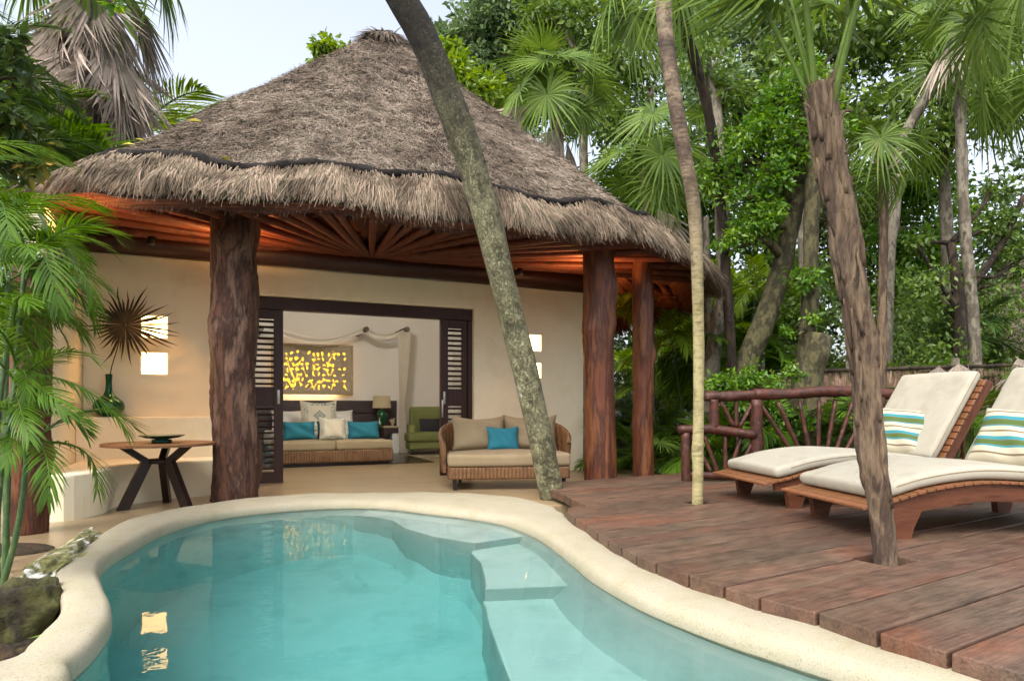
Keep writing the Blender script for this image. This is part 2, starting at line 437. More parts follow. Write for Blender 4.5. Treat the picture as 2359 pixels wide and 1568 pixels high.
m1 = t.n('MixRGB', blend_type='MULTIPLY', i_Fac=0.7); t.l(r1, 'Color', m1, 1); t.l(r2, 'Color', m1, 2)
m2 = t.n('MixRGB', blend_type='MULTIPLY', i_Fac=0.8); t.l(m1, 'Color', m2, 1); t.l(r3, 'Color', m2, 2)
h = t.n('HueSaturation'); mr = t.n('MapRange', i_To_Min=0.82, i_To_Max=1.18); t.l(oi, 'Random', mr, 'Value'); t.l(mr, 'Result', h, 'Value'); t.l(m2, 'Color', h, 'Color')
t.l(h, 'Color', t.p, 'Base Color')
rr = t.n('MapRange', i_To_Min=0.38, i_To_Max=0.62); t.l(n2, 'Fac', rr, 'Value'); t.l(rr, 'Result', t.p, 'Roughness')
t.bump(n3, 'Fac', 0.3, 0.006); MATS['deck_board'] = t.m

# water: a clear refracting body with a faint blue-green absorption and barely rippled surface
t = NT('water')
g = t.n('BsdfRefraction', i_IOR=1.33, i_Roughness=0.0); gl = t.n('BsdfGlossy', i_Roughness=0.0); fr = t.n('Fresnel', i_IOR=1.33); gm = t.n('NewGeometry'); mf = t.n('MapRange', i_To_Min=0.5, i_To_Max=1.0); n = t.n('TexNoise', i_Scale=3.5, i_Detail=3.0)
t.l(t.coord(), 'Vector', n, 'Vector'); b = t.n('Bump', i_Strength=0.13, i_Distance=0.012); t.l(n, 'Fac', b, 'Height'); t.l(b, 'Normal', g, 'Normal'); t.l(b, 'Normal', gl, 'Normal'); t.l(b, 'Normal', fr, 'Normal')
t.l(gm, 'Backfacing', mf, 'Value'); mm = t.n('Math', operation='MULTIPLY'); t.l(fr, 'Fac', mm, 0); t.l(mf, 'Result', mm, 1); mx = t.n('MixShader'); t.l(mm, 'Value', mx, 0); t.l(g, 'BSDF', mx, 1); t.l(gl, 'BSDF', mx, 2)
t.l(mx, 'Shader', t.out, 'Surface')
va = t.n('VolumeAbsorption', i_Density=0.62); va.inputs['Color'].default_value = (0.52, 0.92, 0.94, 1); t.l(va, 'Volume', t.out, 'Volume')
MATS['water'] = t.m
# window pane
t = NT('glass_pane')
tr = t.n('BsdfTransparent'); gl = t.n('BsdfGlossy', i_Roughness=0.02); fr = t.n('Fresnel', i_IOR=1.45); mx = t.n('MixShader')
t.l(fr, 'Fac', mx, 0); t.l(tr, 'BSDF', mx, 1); t.l(gl, 'BSDF', mx, 2); t.l(mx, 'Shader', t.out, 'Surface'); MATS['glass_pane'] = t.m
# lit panes
def glow(name, col, k):
    t = NT(name); e = t.n('Emission', i_Strength=k); e.inputs['Color'].default_value = lin(col); t.l(e, 'Emission', t.out, 'Surface'); MATS[name] = t.m
glow('niche_glow', 'FFCE82', 5.0)
glow('panel_glow', 'F0B030', 1.3)
glow('strip_glow', 'FFDF9A', 14.0)
glow('fill_lamp_glow', 'FFE0B8', 3.0)  # glowing surface of the fill lamp added in the bedroom

# striped cushion: bands across, by height in the cushion
t = NT('stripes')
c = t.coord(); s = t.n('SeparateXYZ'); t.l(c, 'Vector', s, 'Vector')
mr = t.n('MapRange', i_From_Min=-0.24, i_From_Max=0.24); t.l(s, 'Z', mr, 'Value')
W_, TQ, GR, TP = 'B2AA94', '2A7A84', '465A24', '6A5C44'
bands = [(0, W_), (.07, TP), (.10, W_), (.20, TQ), (.235, TP), (.245, GR), (.33, TP), (.34, TQ), (.41, W_), (.50, TP), (.53, W_), (.61, TQ), (.635, TP), (.645, GR), (.745, TP), (.755, TQ), (.83, W_), (.92, TP), (.955, W_)]
r = t.ramp(bands, 'CONSTANT'); t.l(mr, 'Result', r, 'Fac'); t.l(r, 'Color', t.p, 'Base Color'); t.p.inputs['Roughness'].default_value = 0.9
n = t.n('TexNoise', i_Scale=180.0); t.l(c, 'Vector', n, 'Vector'); t.bump(n, 'Fac', 0.2, 0.002); MATS['stripes'] = t.m

# embroidered cushions: blue-green scroll border, and for one a diamond in the middle
def embroidered(name, half, diamond):
    t = NT(name); c = t.coord((1 / half[0], 1, 1 / half[1])); s = t.n('SeparateXYZ'); t.l(c, 'Vector', s, 'Vector')
    ax = t.n('Math', operation='ABSOLUTE'); az = t.n('Math', operation='ABSOLUTE'); t.l(s, 'X', ax, 0); t.l(s, 'Z', az, 0)
    mx = t.n('Math', operation='MAXIMUM'); t.l(ax, 'Value', mx, 0); t.l(az, 'Value', mx, 1)
    rb = t.ramp([(0, '000000'), (0.60, 'FFFFFF'), (0.86, '000000')], 'CONSTANT'); t.l(mx, 'Value', rb, 'Fac')
    v = t.n('TexVoronoi', i_Scale=9.0, feature='DISTANCE_TO_EDGE'); t.l(c, 'Vector', v, 'Vector')
    rv = t.ramp([(0, 'FFFFFF'), (0.055, '000000')], 'CONSTANT'); t.l(v, 'Distance', rv, 'Fac')
    mu = t.n('MixRGB', blend_type='MULTIPLY', i_Fac=1.0); t.l(rb, 'Color', mu, 1); t.l(rv, 'Color', mu, 2)
    fac = mu
    if diamond:
        su = t.n('Math', operation='ADD'); t.l(ax, 'Value', su, 0); t.l(az, 'Value', su, 1)
        rd = t.ramp([(0, 'FFFFFF'), (0.05, '000000'), (0.09, 'FFFFFF'), (0.14, '000000'), (0.18, 'FFFFFF'), (0.21, '000000'), (0.25, 'FFFFFF'), (0.32, '000000')], 'CONSTANT'); t.l(su, 'Value', rd, 'Fac')
        mm = t.n('MixRGB', blend_type='ADD', i_Fac=1.0); t.l(mu, 'Color', mm, 1); t.l(rd, 'Color', mm, 2); fac = mm
    mc = t.n('MixRGB'); mc.inputs[1].default_value = lin('C9BFA8'); mc.inputs[2].default_value = lin('2E6A78'); t.l(fac, 'Color', mc, 0)
    t.l(mc, 'Color', t.p, 'Base Color'); t.p.inputs['Roughness'].default_value = 0.95; MATS[name] = t.m
embroidered('embroidered_large', (0.38, 0.36), True)
embroidered('embroidered_small', (0.25, 0.25), False)

# bark of the leaning tree: grey-green, fissured, with pale lichen patches and a dark upper length
t = NT('bark_lean')
c = t.coord(); cs = t.coord((1, 1, 0.28))
n1 = t.n('TexNoise', i_Scale=2.2, i_Detail=8.0, i_Roughness=0.7); n2 = t.n('TexNoise', i_Scale=9.0, i_Detail=6.0, i_Roughness=0.7); v = t.n('TexVoronoi', i_Scale=38.0, feature='DISTANCE_TO_EDGE'); n3 = t.n('TexNoise', i_Scale=40.0, i_Detail=4.0)
mxv = t.n('MixRGB', i_Fac=0.22); t.l(cs, 'Vector', mxv, 1); t.l(n2, 'Color', mxv, 2)
t.l(c, 'Vector', n1, 'Vector'); t.l(c, 'Vector', n2, 'Vector'); t.l(mxv, 'Color', v, 'Vector'); t.l(c, 'Vector', n3, 'Vector')
r1 = t.ramp([(0.30, '5A5638'), (0.42, '7E7A58'), (0.52, '9C9874'), (0.60, '878364'), (0.68, 'C0BCA4'), (0.78, '7A7656')]); t.l(n1, 'Fac', r1, 'Fac')
r2 = t.ramp([(0.0, '3A3426'), (0.12, 'FFFFFF')]); t.l(v, 'Distance', r2, 'Fac')
r3 = t.ramp([(0.36, '6A6450'), (0.58, 'FFFFFF')]); t.l(n2, 'Fac', r3, 'Fac')
m1 = t.n('MixRGB', blend_type='MULTIPLY', i_Fac=0.7); t.l(r1, 'Color', m1, 1); t.l(r2, 'Color', m1, 2)
m2 = t.n('MixRGB', blend_type='MULTIPLY', i_Fac=0.8); t.l(m1, 'Color', m2, 1); t.l(r3, 'Color', m2, 2)
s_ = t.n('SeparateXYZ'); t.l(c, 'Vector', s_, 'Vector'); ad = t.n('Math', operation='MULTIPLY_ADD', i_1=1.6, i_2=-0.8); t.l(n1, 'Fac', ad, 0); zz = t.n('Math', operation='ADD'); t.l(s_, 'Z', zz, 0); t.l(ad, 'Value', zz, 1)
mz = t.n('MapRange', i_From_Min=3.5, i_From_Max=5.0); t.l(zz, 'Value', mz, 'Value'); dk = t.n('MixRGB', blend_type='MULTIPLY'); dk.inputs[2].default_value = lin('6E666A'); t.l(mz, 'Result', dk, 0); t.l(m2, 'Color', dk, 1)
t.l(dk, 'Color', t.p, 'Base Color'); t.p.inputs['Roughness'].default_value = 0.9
hm = t.n('MixRGB', i_Fac=0.5); t.l(r2, 'Color', hm, 1); t.l(n3, 'Fac', hm, 2); t.bump(hm, 'Color', 1.0, 0.025); MATS['bark_lean'] = t.m

# slender trunk: pale ringed wood below, brown and blotched higher up
t = NT('bark_slender')
c = t.coord(); cr = t.coord((1, 1, 4.0)); n1 = t.n('TexNoise', i_Scale=3.0, i_Detail=7.0, i_Roughness=0.7); n2 = t.n('TexNoise', i_Scale=11.0, i_Detail=6.0); t.l(c, 'Vector', n1, 'Vector'); t.l(cr, 'Vector', n2, 'Vector')
r1 = t.ramp([(0.3, '62583A'), (0.42, '8A7F56'), (0.52, 'A0966C'), (0.62, '776C48'), (0.72, '948A62')]); t.l(n1, 'Fac', r1, 'Fac'); rb = t.ramp([(0.32, '2E2620'), (0.46, '5A4A3C'), (0.56, '84745E'), (0.64, '4A3C30'), (0.74, '9C9078')]); t.l(n1, 'Fac', rb, 'Fac')
s_ = t.n('SeparateXYZ'); t.l(c, 'Vector', s_, 'Vector'); ad = t.n('Math', operation='MULTIPLY_ADD', i_1=2.4, i_2=-1.2); t.l(n1, 'Fac', ad, 0); zz = t.n('Math', operation='ADD'); t.l(s_, 'Z', zz, 0); t.l(ad, 'Value', zz, 1)
mz = t.n('MapRange', i_From_Min=1.9, i_From_Max=3.4); t.l(zz, 'Value', mz, 'Value'); mx = t.n('MixRGB'); t.l(mz, 'Result', mx, 0); t.l(r1, 'Color', mx, 1); t.l(rb, 'Color', mx, 2)
r3 = t.ramp([(0.36, '6A5E44'), (0.5, 'FFFFFF')]); t.l(n2, 'Fac', r3, 'Fac'); m2 = t.n('MixRGB', blend_type='MULTIPLY', i_Fac=0.4); t.l(mx, 'Color', m2, 1); t.l(r3, 'Color', m2, 2)
t.l(m2, 'Color', t.p, 'Base Color'); t.p.inputs['Roughness'].default_value = 0.85; t.bump(n2, 'Fac', 0.7, 0.012); MATS['bark_slender'] = t.m

# ================================================================ the setting: ground, terrace, pool, deck
g = np.random.default_rng(3)
# pool outlines, traced as real distances on the coping's level
inner_px = [(106,1563),(164,1515),(212,1474),(246,1433),(258,1406),(256,1372),(244,1348),(234,1327),(229,1310),(236,1290),(260,1269),(308,1242),(369,1211),(444,1187),(547,1168),(684,1155),(806,1150),(900,1153),(979,1162),(1067,1171),(1155,1185),(1225,1209),(1271,1235),(1318,1270),(1359,1302),(1412,1332),(1476,1364),(1564,1399),(1681,1440),(1827,1484),(1974,1528),(2090,1563)]
outer_px = [(0,1518),(41,1494),(102,1447),(133,1412),(145,1382),(137,1358),(126,1334),(130,1310),(150,1289),(178,1268),(219,1238),(262,1208),(330,1183),(424,1165),(492,1154),(581,1144),(684,1137),(806,1133),(979,1131),(1096,1134),(1213,1143),(1290,1153),(1308,1165),(1304,1187),(1353,1212),(1406,1253),(1476,1294),(1587,1334),(1669,1361),(1763,1393),(1892,1428),(2055,1481),(2202,1522),(2359,1568)]
inner = [up(x, y, Z_COP) for x, y in inner_px]
outer = [up(x, y, Z_COP) for x, y in outer_px]
near_in = [(2.15, 2.2), (2.75, 1.75), (3.1, 1.0), (2.9, 0.0), (1.6, -0.8), (-0.6, -1.0), (-2.2, -0.6), (-3.0, 0.4), (-2.9, 1.4), (-2.35, 2.05)]
near_out = [(2.75, 2.25), (3.25, 1.85), (3.5, 1.0), (3.3, -0.2), (1.7, -1.2), (-0.6, -1.4), (-2.4, -0.95), (-3.4, 0.3), (-3.3, 1.6), (-2.6, 2.35)]
NP_ = 420
I_ = crom(inner + near_in, NP_ + 1, True)[:-1]
O_ = crom(outer + near_out, NP_ + 1, True)[:-1]
# pair each inner point with a point of the outer line
k0 = int(np.argmin(np.linalg.norm(O_ - I_[0], axis=1))); O_ = np.roll(O_, -k0, 0)
pair = []; j = 0
for i in range(NP_):
    cand = range(j, min(j + 14, NP_)); best = min(cand, key=lambda q: np.linalg.norm(O_[q] - I_[i]) + 0.02 * abs(q - i)); pair.append(best); j = best
OP = O_[np.array(pair)]
OP = np.stack([np.convolve(np.r_[OP[-4:, k], OP[:, k], OP[:4, k]], np.ones(9) / 9, 'valid') * 0.5 + OP[:, k] * 0.5 for k in range(2)], 1)
prof = [(-0.005, -0.30), (0.0, 0.02), (0.03, 0.048), (0.09, 0.060), (0.5, 0.063), (0.80, 0.060), (0.90, 0.050), (0.965, 0.030), (0.995, 0.0), (1.0, -0.035), (0.985, -0.075), (0.93, -0.11), (0.90, -0.14)]
V, Q = [], []
for t_, z in prof:
    for i in range(NP_):
        p = OP[i] * (1 - t_) + I_[i] * t_
        V.append((p[0], p[1], z + (0.004 * math.sin(i * 0.23) + 0.003 * math.sin(i * 0.71) if z > 0 else 0)))
for a in range(len(prof) - 1):
    for i in range(NP_):
        i2 = (i + 1) % NP_
        Q.append((a * NP_ + i, a * NP_ + i2, (a + 1) * NP_ + i2, (a + 1) * NP_ + i))
pool = thing('plunge_pool', 'curvy turquoise plunge pool with cream stone rim in front of the hut', 'pool')
me = npmesh(V, Q, True); add('coping', me, 'coping', pool)
# pool shell
Z_FL = -1.65
WALL = OP * 0.10 + I_ * 0.90
cen = np.array([0.0, 3.0])
bc = np.array([-0.75, 4.4])          # the sides batter in to a smaller rounded floor
bas = [rup(x_, y_, Z_FL) for x_, y_ in [(215, 1568), (262, 1500), (330, 1425), (400, 1385), (480, 1350), (600, 1310), (700, 1287), (830, 1276), (890, 1288), (912, 1320), (960, 1345), (1050, 1376), (1100, 1430), (1118, 1500), (1118, 1568)]] + [(0.2, 1.5), (0.6, 0.2), (-0.5, -0.6), (-1.8, -0.2), (-2.2, 1.2)]
bas = crom(bas, 240, True); ba = np.arctan2(*(bas - bc).T[::-1]); br = np.linalg.norm(bas - bc, axis=1); oo = np.argsort(ba)
wa = np.arctan2(*(WALL - bc).T[::-1]); wr = np.linalg.norm(WALL - bc, axis=1)
rb_ = np.minimum(np.interp(wa, ba[oo], br[oo], period=2 * np.pi), wr * 0.97)
rb_ = np.convolve(np.r_[rb_[-6:], rb_, rb_[:6]], np.ones(13) / 13, 'valid')
BAS = bc + (WALL - bc) / wr[:, None] * rb_[:, None]
MIX = lambda q: WALL * (1 - q) + BAS * q
rings = [(WALL, -0.12), (MIX(0.08), -0.45), (MIX(0.5), -1.1), (MIX(0.97), Z_FL + 0.03), (MIX(1.0), Z_FL)]
cen = bc
V = np.vstack([np.c_[r, np.full(NP_, z)] for r, z in rings])
Q = [(a * NP_ + i, a * NP_ + (i + 1) % NP_, (a + 1) * NP_ + (i + 1) % NP_, (a + 1) * NP_ + i) for a in range(len(rings) - 1) for i in range(NP_)]
add('pool_wall', npmesh(V, Q, True), 'plaster_pool', pool)
me = prism(rings[-1][0] + (rings[-1][0] - cen) * 0.03, Z_FL - 0.1, Z_FL + 0.002); add('pool_floor', me, 'plaster_pool', pool)
def tread(front, z, name='step', ext=None):
    pts = [rup(x, y, z) for x, y in front] + (ext or [])
    add(name, prism(pts, Z_FL - 0.05, z, 0.02, 2), 'plaster_pool', pool)
# three steps that come down from the far right side along the wall
tread([(815,1186),(870,1191),(905,1198),(935,1216),(1000,1235),(1095,1250),(1228,1231)], -0.24, 'step', [(1.2, 7.2), (0.0, 8.4), (-1.2, 8.6)])
tread([(1085,1272),(1108,1295),(1118,1330),(1118,1356),(1338,1347)], -0.50, 'step', [(1.9, 5.6), (0.8, 7.2), (-0.1, 7.4)])
tread([(1112,1385),(1120,1402),(1128,1440),(1150,1500),(1175,1568)], -0.76, 'step', [(0.3, 1.2), (1.0, -1.5), (3.6, -1.5), (4.2, 3.0), (2.0, 6.2), (0.5, 6.6)])
# water body, reaching into the shell on all sides
wv = OP * 0.35 + I_ * 0.65
me = prism(wv, Z_FL - 0.06, Z_WATER)
tag(add('water', me, 'water', None, kind='structure'), 'still clear turquoise pool water', 'water')

# ground
x = np.linspace(-40, 40, 81); y = np.linspace(-12, 60, 73)
X, Y = np.meshgrid(x, y, indexing='ij')
Zg = -0.32 + 0.06 * np.sin(X * 1.3) * np.cos(Y * 0.9)
cell = [(i, j) for i in range(80) for j in range(72) if not (-4.5 < x[i] < 5.5 and -4 < y[j] < 9.5) and not (-8 < x[i] < 4 and 9 < y[j] < 16)]
Q = [(i * 73 + j, (i + 1) * 73 + j, (i + 1) * 73 + j + 1, i * 73 + j + 1) for i, j in cell]
add('ground', npmesh(np.stack([X, Y, Zg], -1).reshape(-1, 3), Q, True), 'ground', None, kind='structure')
# planting bed at the left of the pool (soil), lower than the terrace
def grid_patch(x0, x1, y0, y1, n, fz):
    xx = np.linspace(x0, x1, n); yy = np.linspace(y0, y1, n); A, B = np.meshgrid(xx, yy, indexing='ij')
    i, j = np.meshgrid(np.arange(n - 1), np.arange(n - 1), indexing='ij'); q = i * n + j
    return npmesh(np.stack([A, B, fz(A, B)], -1).reshape(-1, 3), np.stack([q, q + n, q + n + 1, q + 1], -1).reshape(-1, 4), True)
gs = np.random.default_rng(11)
def inside(x_, y_, poly):
    c_ = False; j_ = len(poly) - 1
    for i_ in range(len(poly)):
        if (poly[i_][1] > y_) != (poly[j_][1] > y_) and x_ < (poly[j_][0] - poly[i_][0]) * (y_ - poly[i_][1]) / (poly[j_][1] - poly[i_][1]) + poly[i_][0]: c_ = not c_
        j_ = i_
    return c_
MIDC = OP * 0.6 + I_ * 0.4
def drop_inside(me, poly):
    bm = bmesh.new(); bm.from_mesh(me); bmesh.ops.delete(bm, geom=[f for f in bm.faces if inside(f.calc_center_median().x, f.calc_center_median().y, poly)], context='FACES'); bm.to_mesh(me); bm.free(); return me
add('planting_bed', drop_inside(grid_patch(-5.4, -1.9, -3.0, 5.0, 90, lambda a, b: -0.17 + 0.025 * np.sin(a * 7 + b * 3) + 0.02 * np.sin(b * 11 - a * 5) + gs.normal(0, 0.012, a.shape)), MIDC), 'soil', None, kind='structure')
# terrace: pale concrete floor under the roof, with a curved right end and a step at the left bed
tp = [up(-160, 1345), up(10, 1312), up(22, 1325), up(24, 1360), up(50, 1388)]
ka = int(np.argmin(np.linalg.norm(MIDC - np.array(up(165, 1285, Z_COP)), axis=1))); kb = int(np.argmin(np.linalg.norm(MIDC - np.array(up(1270, 1160, Z_COP)), axis=1)))
tp += [tuple(MIDC[k]) for k in range(ka, kb, 3)] + [(0.9, 7.6)]
ring = [up(1565, 1110), up(1530, 1104), up(1470, 1099), up(1400, 1095)]
tp += [(2.0, 8.4)] + [tuple(p) for p in ring[:2]] + [(2.55, 10.6), (2.4, 11.6)]
tp += [tuple(h2w(5.6, 0.3)[:2]), tuple(h2w(5.6, 6.3)[:2]), tuple(h2w(-3.2, 6.3)[:2]), tuple(h2w(-3.3, -2.0)[:2]), (-5.6, 5.6), (-6.4, 4.6)]
add('terrace', prism(tp, -0.35, 0.0, 0.02, 2), 'terrace', None, kind='structure')
# round tree pit cut beside the areca canes
pit = lathe([(0.0, 0.012), (0.20, 0.010), (0.26, 0.012), (0.31, 0.008), (0.33, 0.0)], 28)
px_, py_ = up(28, 1268)
o = tag(add('tree_pit', pit, 'soil', None, (px_ - 0.12, py_, 0.004), scale=(1.25, 0.8, 1)), 'dark round planting hole in the terrace beside the left post', 'planting hole')

# limestone lump half on the coping
def rock(center, size, rot, seed, name, label, m, amp=0.22):
    bm = bmesh.new(); bmesh.ops.create_icosphere(bm, subdivisions=5, radius=1.0)
    gg = np.random.default_rng(seed); K = gg.normal(0, 1, (26, 3)) * np.linspace(1.2, 14, 26)[:, None]; ph = gg.uniform(0, 6.28, 26)
    for v in bm.verts:
        c = np.array(v.co); d = sum(np.sin(K[k] @ c + ph[k]) / (1 + k * 0.42) for k in range(26)) * amp
        b = np.sign(c) * np.abs(c) ** 0.75
        v.co = Vector(b * (1 + d) * np.array(size))
    me = bpy.data.meshes.new('rock'); bm.to_mesh(me); bm.free(); me.polygons.foreach_set('use_smooth', [True] * len(me.polygons))
    return tag(add(name, me, m, None, center, rot), label, 'rock')
a1, a2 = up(62, 1400, -0.02), up(255, 1225, 0.06)
rock(((a1[0] + a2[0]) / 2 - 0.16, (a1[1] + a2[1]) / 2 + 0.12, -0.03), (0.84, 0.15, 0.13), (0, R(-2), math.atan2(a2[1] - a1[1], a2[0] - a1[0])), 5, 'limestone_rock', 'long white mossy limestone rock lying along the pool rim', 'stone')
c1 = up(70, 1420, -0.1)
rock((c1[0], c1[1], -0.12), (0.17, 0.16, 0.16), (0, 0, 0.6), 9, 'dark_rock', 'dark damp rock below the white rock in the soil bed', 'stone_dark')

# ---- deck: boards run away to the right, their left ends follow the pool rim
DA = R(32.0); DU = np.array([math.cos(DA), math.sin(DA)]); DV = np.array([-math.sin(DA), math.cos(DA)])
edge = np.array([up(x, y, Z_DECK) for x, y in [(1300,1138),(1312,1160),(1306,1183),(1353,1208),(1406,1246),(1476,1284),(1587,1324),(1669,1350),(1763,1380),(1892,1414),(2055,1466),(2202,1507),(2359,1552)]] + [(3.0, 1.9), (3.6, 1.2), (3.8, 0.2), (3.8, -1.4)])
ev, eu = edge @ DV, edge @ DU
od = np.argsort(ev)
left_of = lambda v: float(np.interp(v, ev[od], eu[od]))
cuts = [-3.0, -2.7, -2.4, -2.1, -1.8, -1.5, -1.2, -0.9, -0.62, -0.34, -0.06, 0.22, 0.5, 0.78, 1.05, 1.32, 1.60, 1.90, 2.21, 2.45, 2.72, 3.03, 3.26, 3.50, 3.75, 4.02, 4.36, 4.62, 4.90, 5.17, 5.42, 5.66, 5.92, 6.18, 6.44, 6.70, 6.95]
deck = thing('wooden_deck', 'dark red brown wooden sun deck beside the pool', 'deck', (0, 0, 0), DA)
T2 = np.array(up(1607, 1157, Z_DECK)); T3 = np.array(up(2040, 1287, Z_DECK))
holes = [(T2 @ DU, T2 @ DV, 0.13, 0.10), (T3 @ DU, T3 @ DV, 0.16, 0.13)]
gd = np.random.default_rng(21)
for k in range(len(cuts) - 1):
    v0, v1 = cuts[k] + 0.0085, cuts[k + 1] - 0.0085
    l0, l1 = left_of(v0), left_of(v1)
    if v0 > 5.05: l0, l1 = max(l0, 4.05 + (v0 - 5.05) * 0.35), max(l1, 4.05 + (v1 - 5.05) * 0.35)
    l0 += 0; r_end = min(10.6, (9.6 - v0 * DV[1]) / DU[1] if DU[1] else 10.6)
    xs, zs = [0.0, 1.0], [v0, v1]
    hh = [(hu, hv, a, b) for hu, hv, a, b in holes if hv + b > v0 and hv - b < v1]
    L = min(l0, l1)
    xs = [L, L + 0.06, r_end]
    for hu, hv, a, b in hh: xs += [hu - a, hu + a]; zs += [z for z in (hv - b, hv + b) if v0 + 0.004 < z < v1 - 0.004]
    xs, zs = sorted(xs), sorted(zs)
    hole = lambda i, j: any(abs((xs[i] + xs[i + 1]) / 2 - hu) < a and abs((zs[j] + zs[j + 1]) / 2 - hv) < b for hu, hv, a, b in hh)
    Vv, F = slab(xs, zs, hole, 0, 1)
    top = Z_DECK + gd.normal(0, 0.0022)
    out = []
    for (xx, dd, zz) in Vv:
        if xx < L + 0.03: xx = l0 + (l1 - l0) * (zz - v0) / (v1 - v0)
        elif xx < L + 0.1: xx = l0 + (l1 - l0) * (zz - v0) / (v1 - v0) + 0.06
        out.append((xx, zz, top - 0.085 * dd))
    bm = bmesh.new(); bv = [bm.verts.new(p) for p in out]
    for f in F: bm.faces.new([bv[q] for q in f])
    bmesh.ops.recalc_face_normals(bm, faces=bm.faces[:])
    ed = [e for e in bm.edges if len(e.link_faces) == 2 and e.calc_face_angle() > 0.5 and max(v.co.z for v in e.verts) > top - 0.001]
    bmesh.ops.bevel(bm, geom=ed, offset=0.009, segments=2, profile=0.6, affect='EDGES')
    me = bpy.data.meshes.new('board'); bm.to_mesh(me); bm.free()
    add('deck_board', me, 'deck_board', deck)
# joists and dark void below the boards
for v in np.arange(4.3, 10.5, 0.9):
    add('joist', rbox(v, v + 0.08, -2.9, 4.9 if v < 5 else 6.4, -0.2, 0.035), 'black_wood', deck)
gp = [tuple(p) for p in edge[2:]] + [(11, -1.4), (11, 10.2), (1.9, 9.7), (1.0, 7.75)]
add('ground_under_deck', prism(gp, -0.6, -0.16), 'soil', None, kind='structure')

# ================================================================ the thatched hut
hut = thing('thatched_hut', 'round thatched hut with cream walls and open sliding doors behind the pool', 'hut', (HO[0], HO[1], 0), HA)
HM = Matrix.Translation((HO[0], HO[1], 0)) @ Matrix.Rotation(HA, 4, 'Z')
HI = np.array(HM.inverted())
def toL(P):
    P = np.atleast_2d(np.asarray(P, float)); return P @ HI[:3, :3].T + HI[:3, 3]

# front wall with the door opening and four lit niches
DO = (-0.62, 2.87, 2.64)
NI = [(-1.756, -1.466, 1.997, 2.272), (-1.756, -1.466, 1.523, 1.793), (3.775, 4.065, 2.016, 2.272), (3.775, 4.065, 1.569, 1.81)]
xs = sorted({-2.41, 4.885, DO[0], DO[1]} | {v for n in NI for v in n[:2]}); zs = sorted({0.0, 3.05, DO[2]} | {v for n in NI for v in n[2:]})
def hole(i, j):
    x_, z_ = (xs[i] + xs[i + 1]) / 2, (zs[j] + zs[j + 1]) / 2
    return (DO[0] < x_ < DO[1] and z_ < DO[2]) or any(a < x_ < b and c < z_ < d for a, b, c, d in NI)
V, F = slab(xs, zs, hole, 0.0, 0.25)
bm = bmesh.new(); bv = [bm.verts.new(p) for p in V]
for f in F: bm.faces.new([bv[q] for q in f])
bmesh.ops.recalc_face_normals(bm, faces=bm.faces[:])
ed = [e for e in bm.edges if len(e.link_faces) == 2 and e.calc_face_angle() > 0.5 and max(v.co.y for v in e.verts) < 0.01]
bmesh.ops.bevel(bm, geom=ed, offset=0.02, segments=3, profile=0.5, affect='EDGES')
me = bpy.data.meshes.new('wall'); bm.to_mesh(me); bm.free(); add('front_wall', me, 'stucco', hut)
for k, (a, b, c, d) in enumerate(NI):
    add('wall_light', rbox(a - 0.01, b + 0.01, 0.018, 0.05, c - 0.01, d + 0.01, 0.004, 1), 'niche_glow', hut, label='square frosted wall light glowing warm white')
    add('light_box', rbox(a - 0.02, b + 0.02, 0.252, 0.27, c - 0.02, d + 0.02), 'stucco', hut)
# return wall at the left, low thick wall with ledge, curved bench
add('side_wall', rbox(-2.66, -2.41, -2.25, 0.25, 0, 3.05, 0.02, 3), 'stucco', hut)
LB = [(-2.405, -0.52), (-2.36, -0.40), (-2.26, -0.32), (-2.1, -0.30), (-0.66, -0.30), (-0.66, 0.02), (-2.405, 0.02)]
add('ledge_wall', prism(LB, 0.0, 0.965, 0.03, 3), 'stucco', hut)
bf = [w2h(*up(x_, y_)) for x_, y_ in [(95,1203),(150,1200),(200,1192),(238,1182),(256,1172),(278,1165),(340,1156),(410,1148),(490,1141)]]
bf = [tuple(p) for p in crom(bf, 26)] + [(-0.72, -0.78), (-0.68, -0.7), (-0.68, -0.27), (-2.3, -0.27), (-2.40, -0.4), (-2.40, -2.2)]
add('bench', prism(bf, 0.0, 0.445, 0.035, 3), 'stucco', hut)
# the other walls, ceiling, floors of the room
add('room_wall', rbox(-2.4, 4.88, 5.95, 6.2, 0, 3.6), 'room_white', hut)
add('room_wall', rbox(-2.4, -2.2, 0.26, 5.94, 0, 3.6), 'room_white', hut)
add('side_wall', rbox(4.64, 4.88, 0.26, 5.94, 0, 3.6), 'room_white', hut)
add('ceiling', rbox(-2.4, 4.88, 1.2, 6.2, 3.61, 3.7), 'room_white', hut)
add('ceiling', mesh([(-2.39, 0.03, 3.02), (4.87, 0.03, 3.02), (4.88, 1.2, 3.62), (-2.4, 1.2, 3.62), (-2.39, 0.03, 3.12), (4.87, 0.03, 3.12), (4.88, 1.2, 3.69), (-2.4, 1.2, 3.69)], [(0, 1, 2, 3), (7, 6, 5, 4), (0, 4, 5, 1), (1, 5, 6, 2), (2, 6, 7, 3), (3, 7, 4, 0)]), 'room_white', hut)
add('wood_floor', rbox(-2.19, 3.07, 2.62, 5.94, 0.003, 0.012), 'dark_floor', hut)

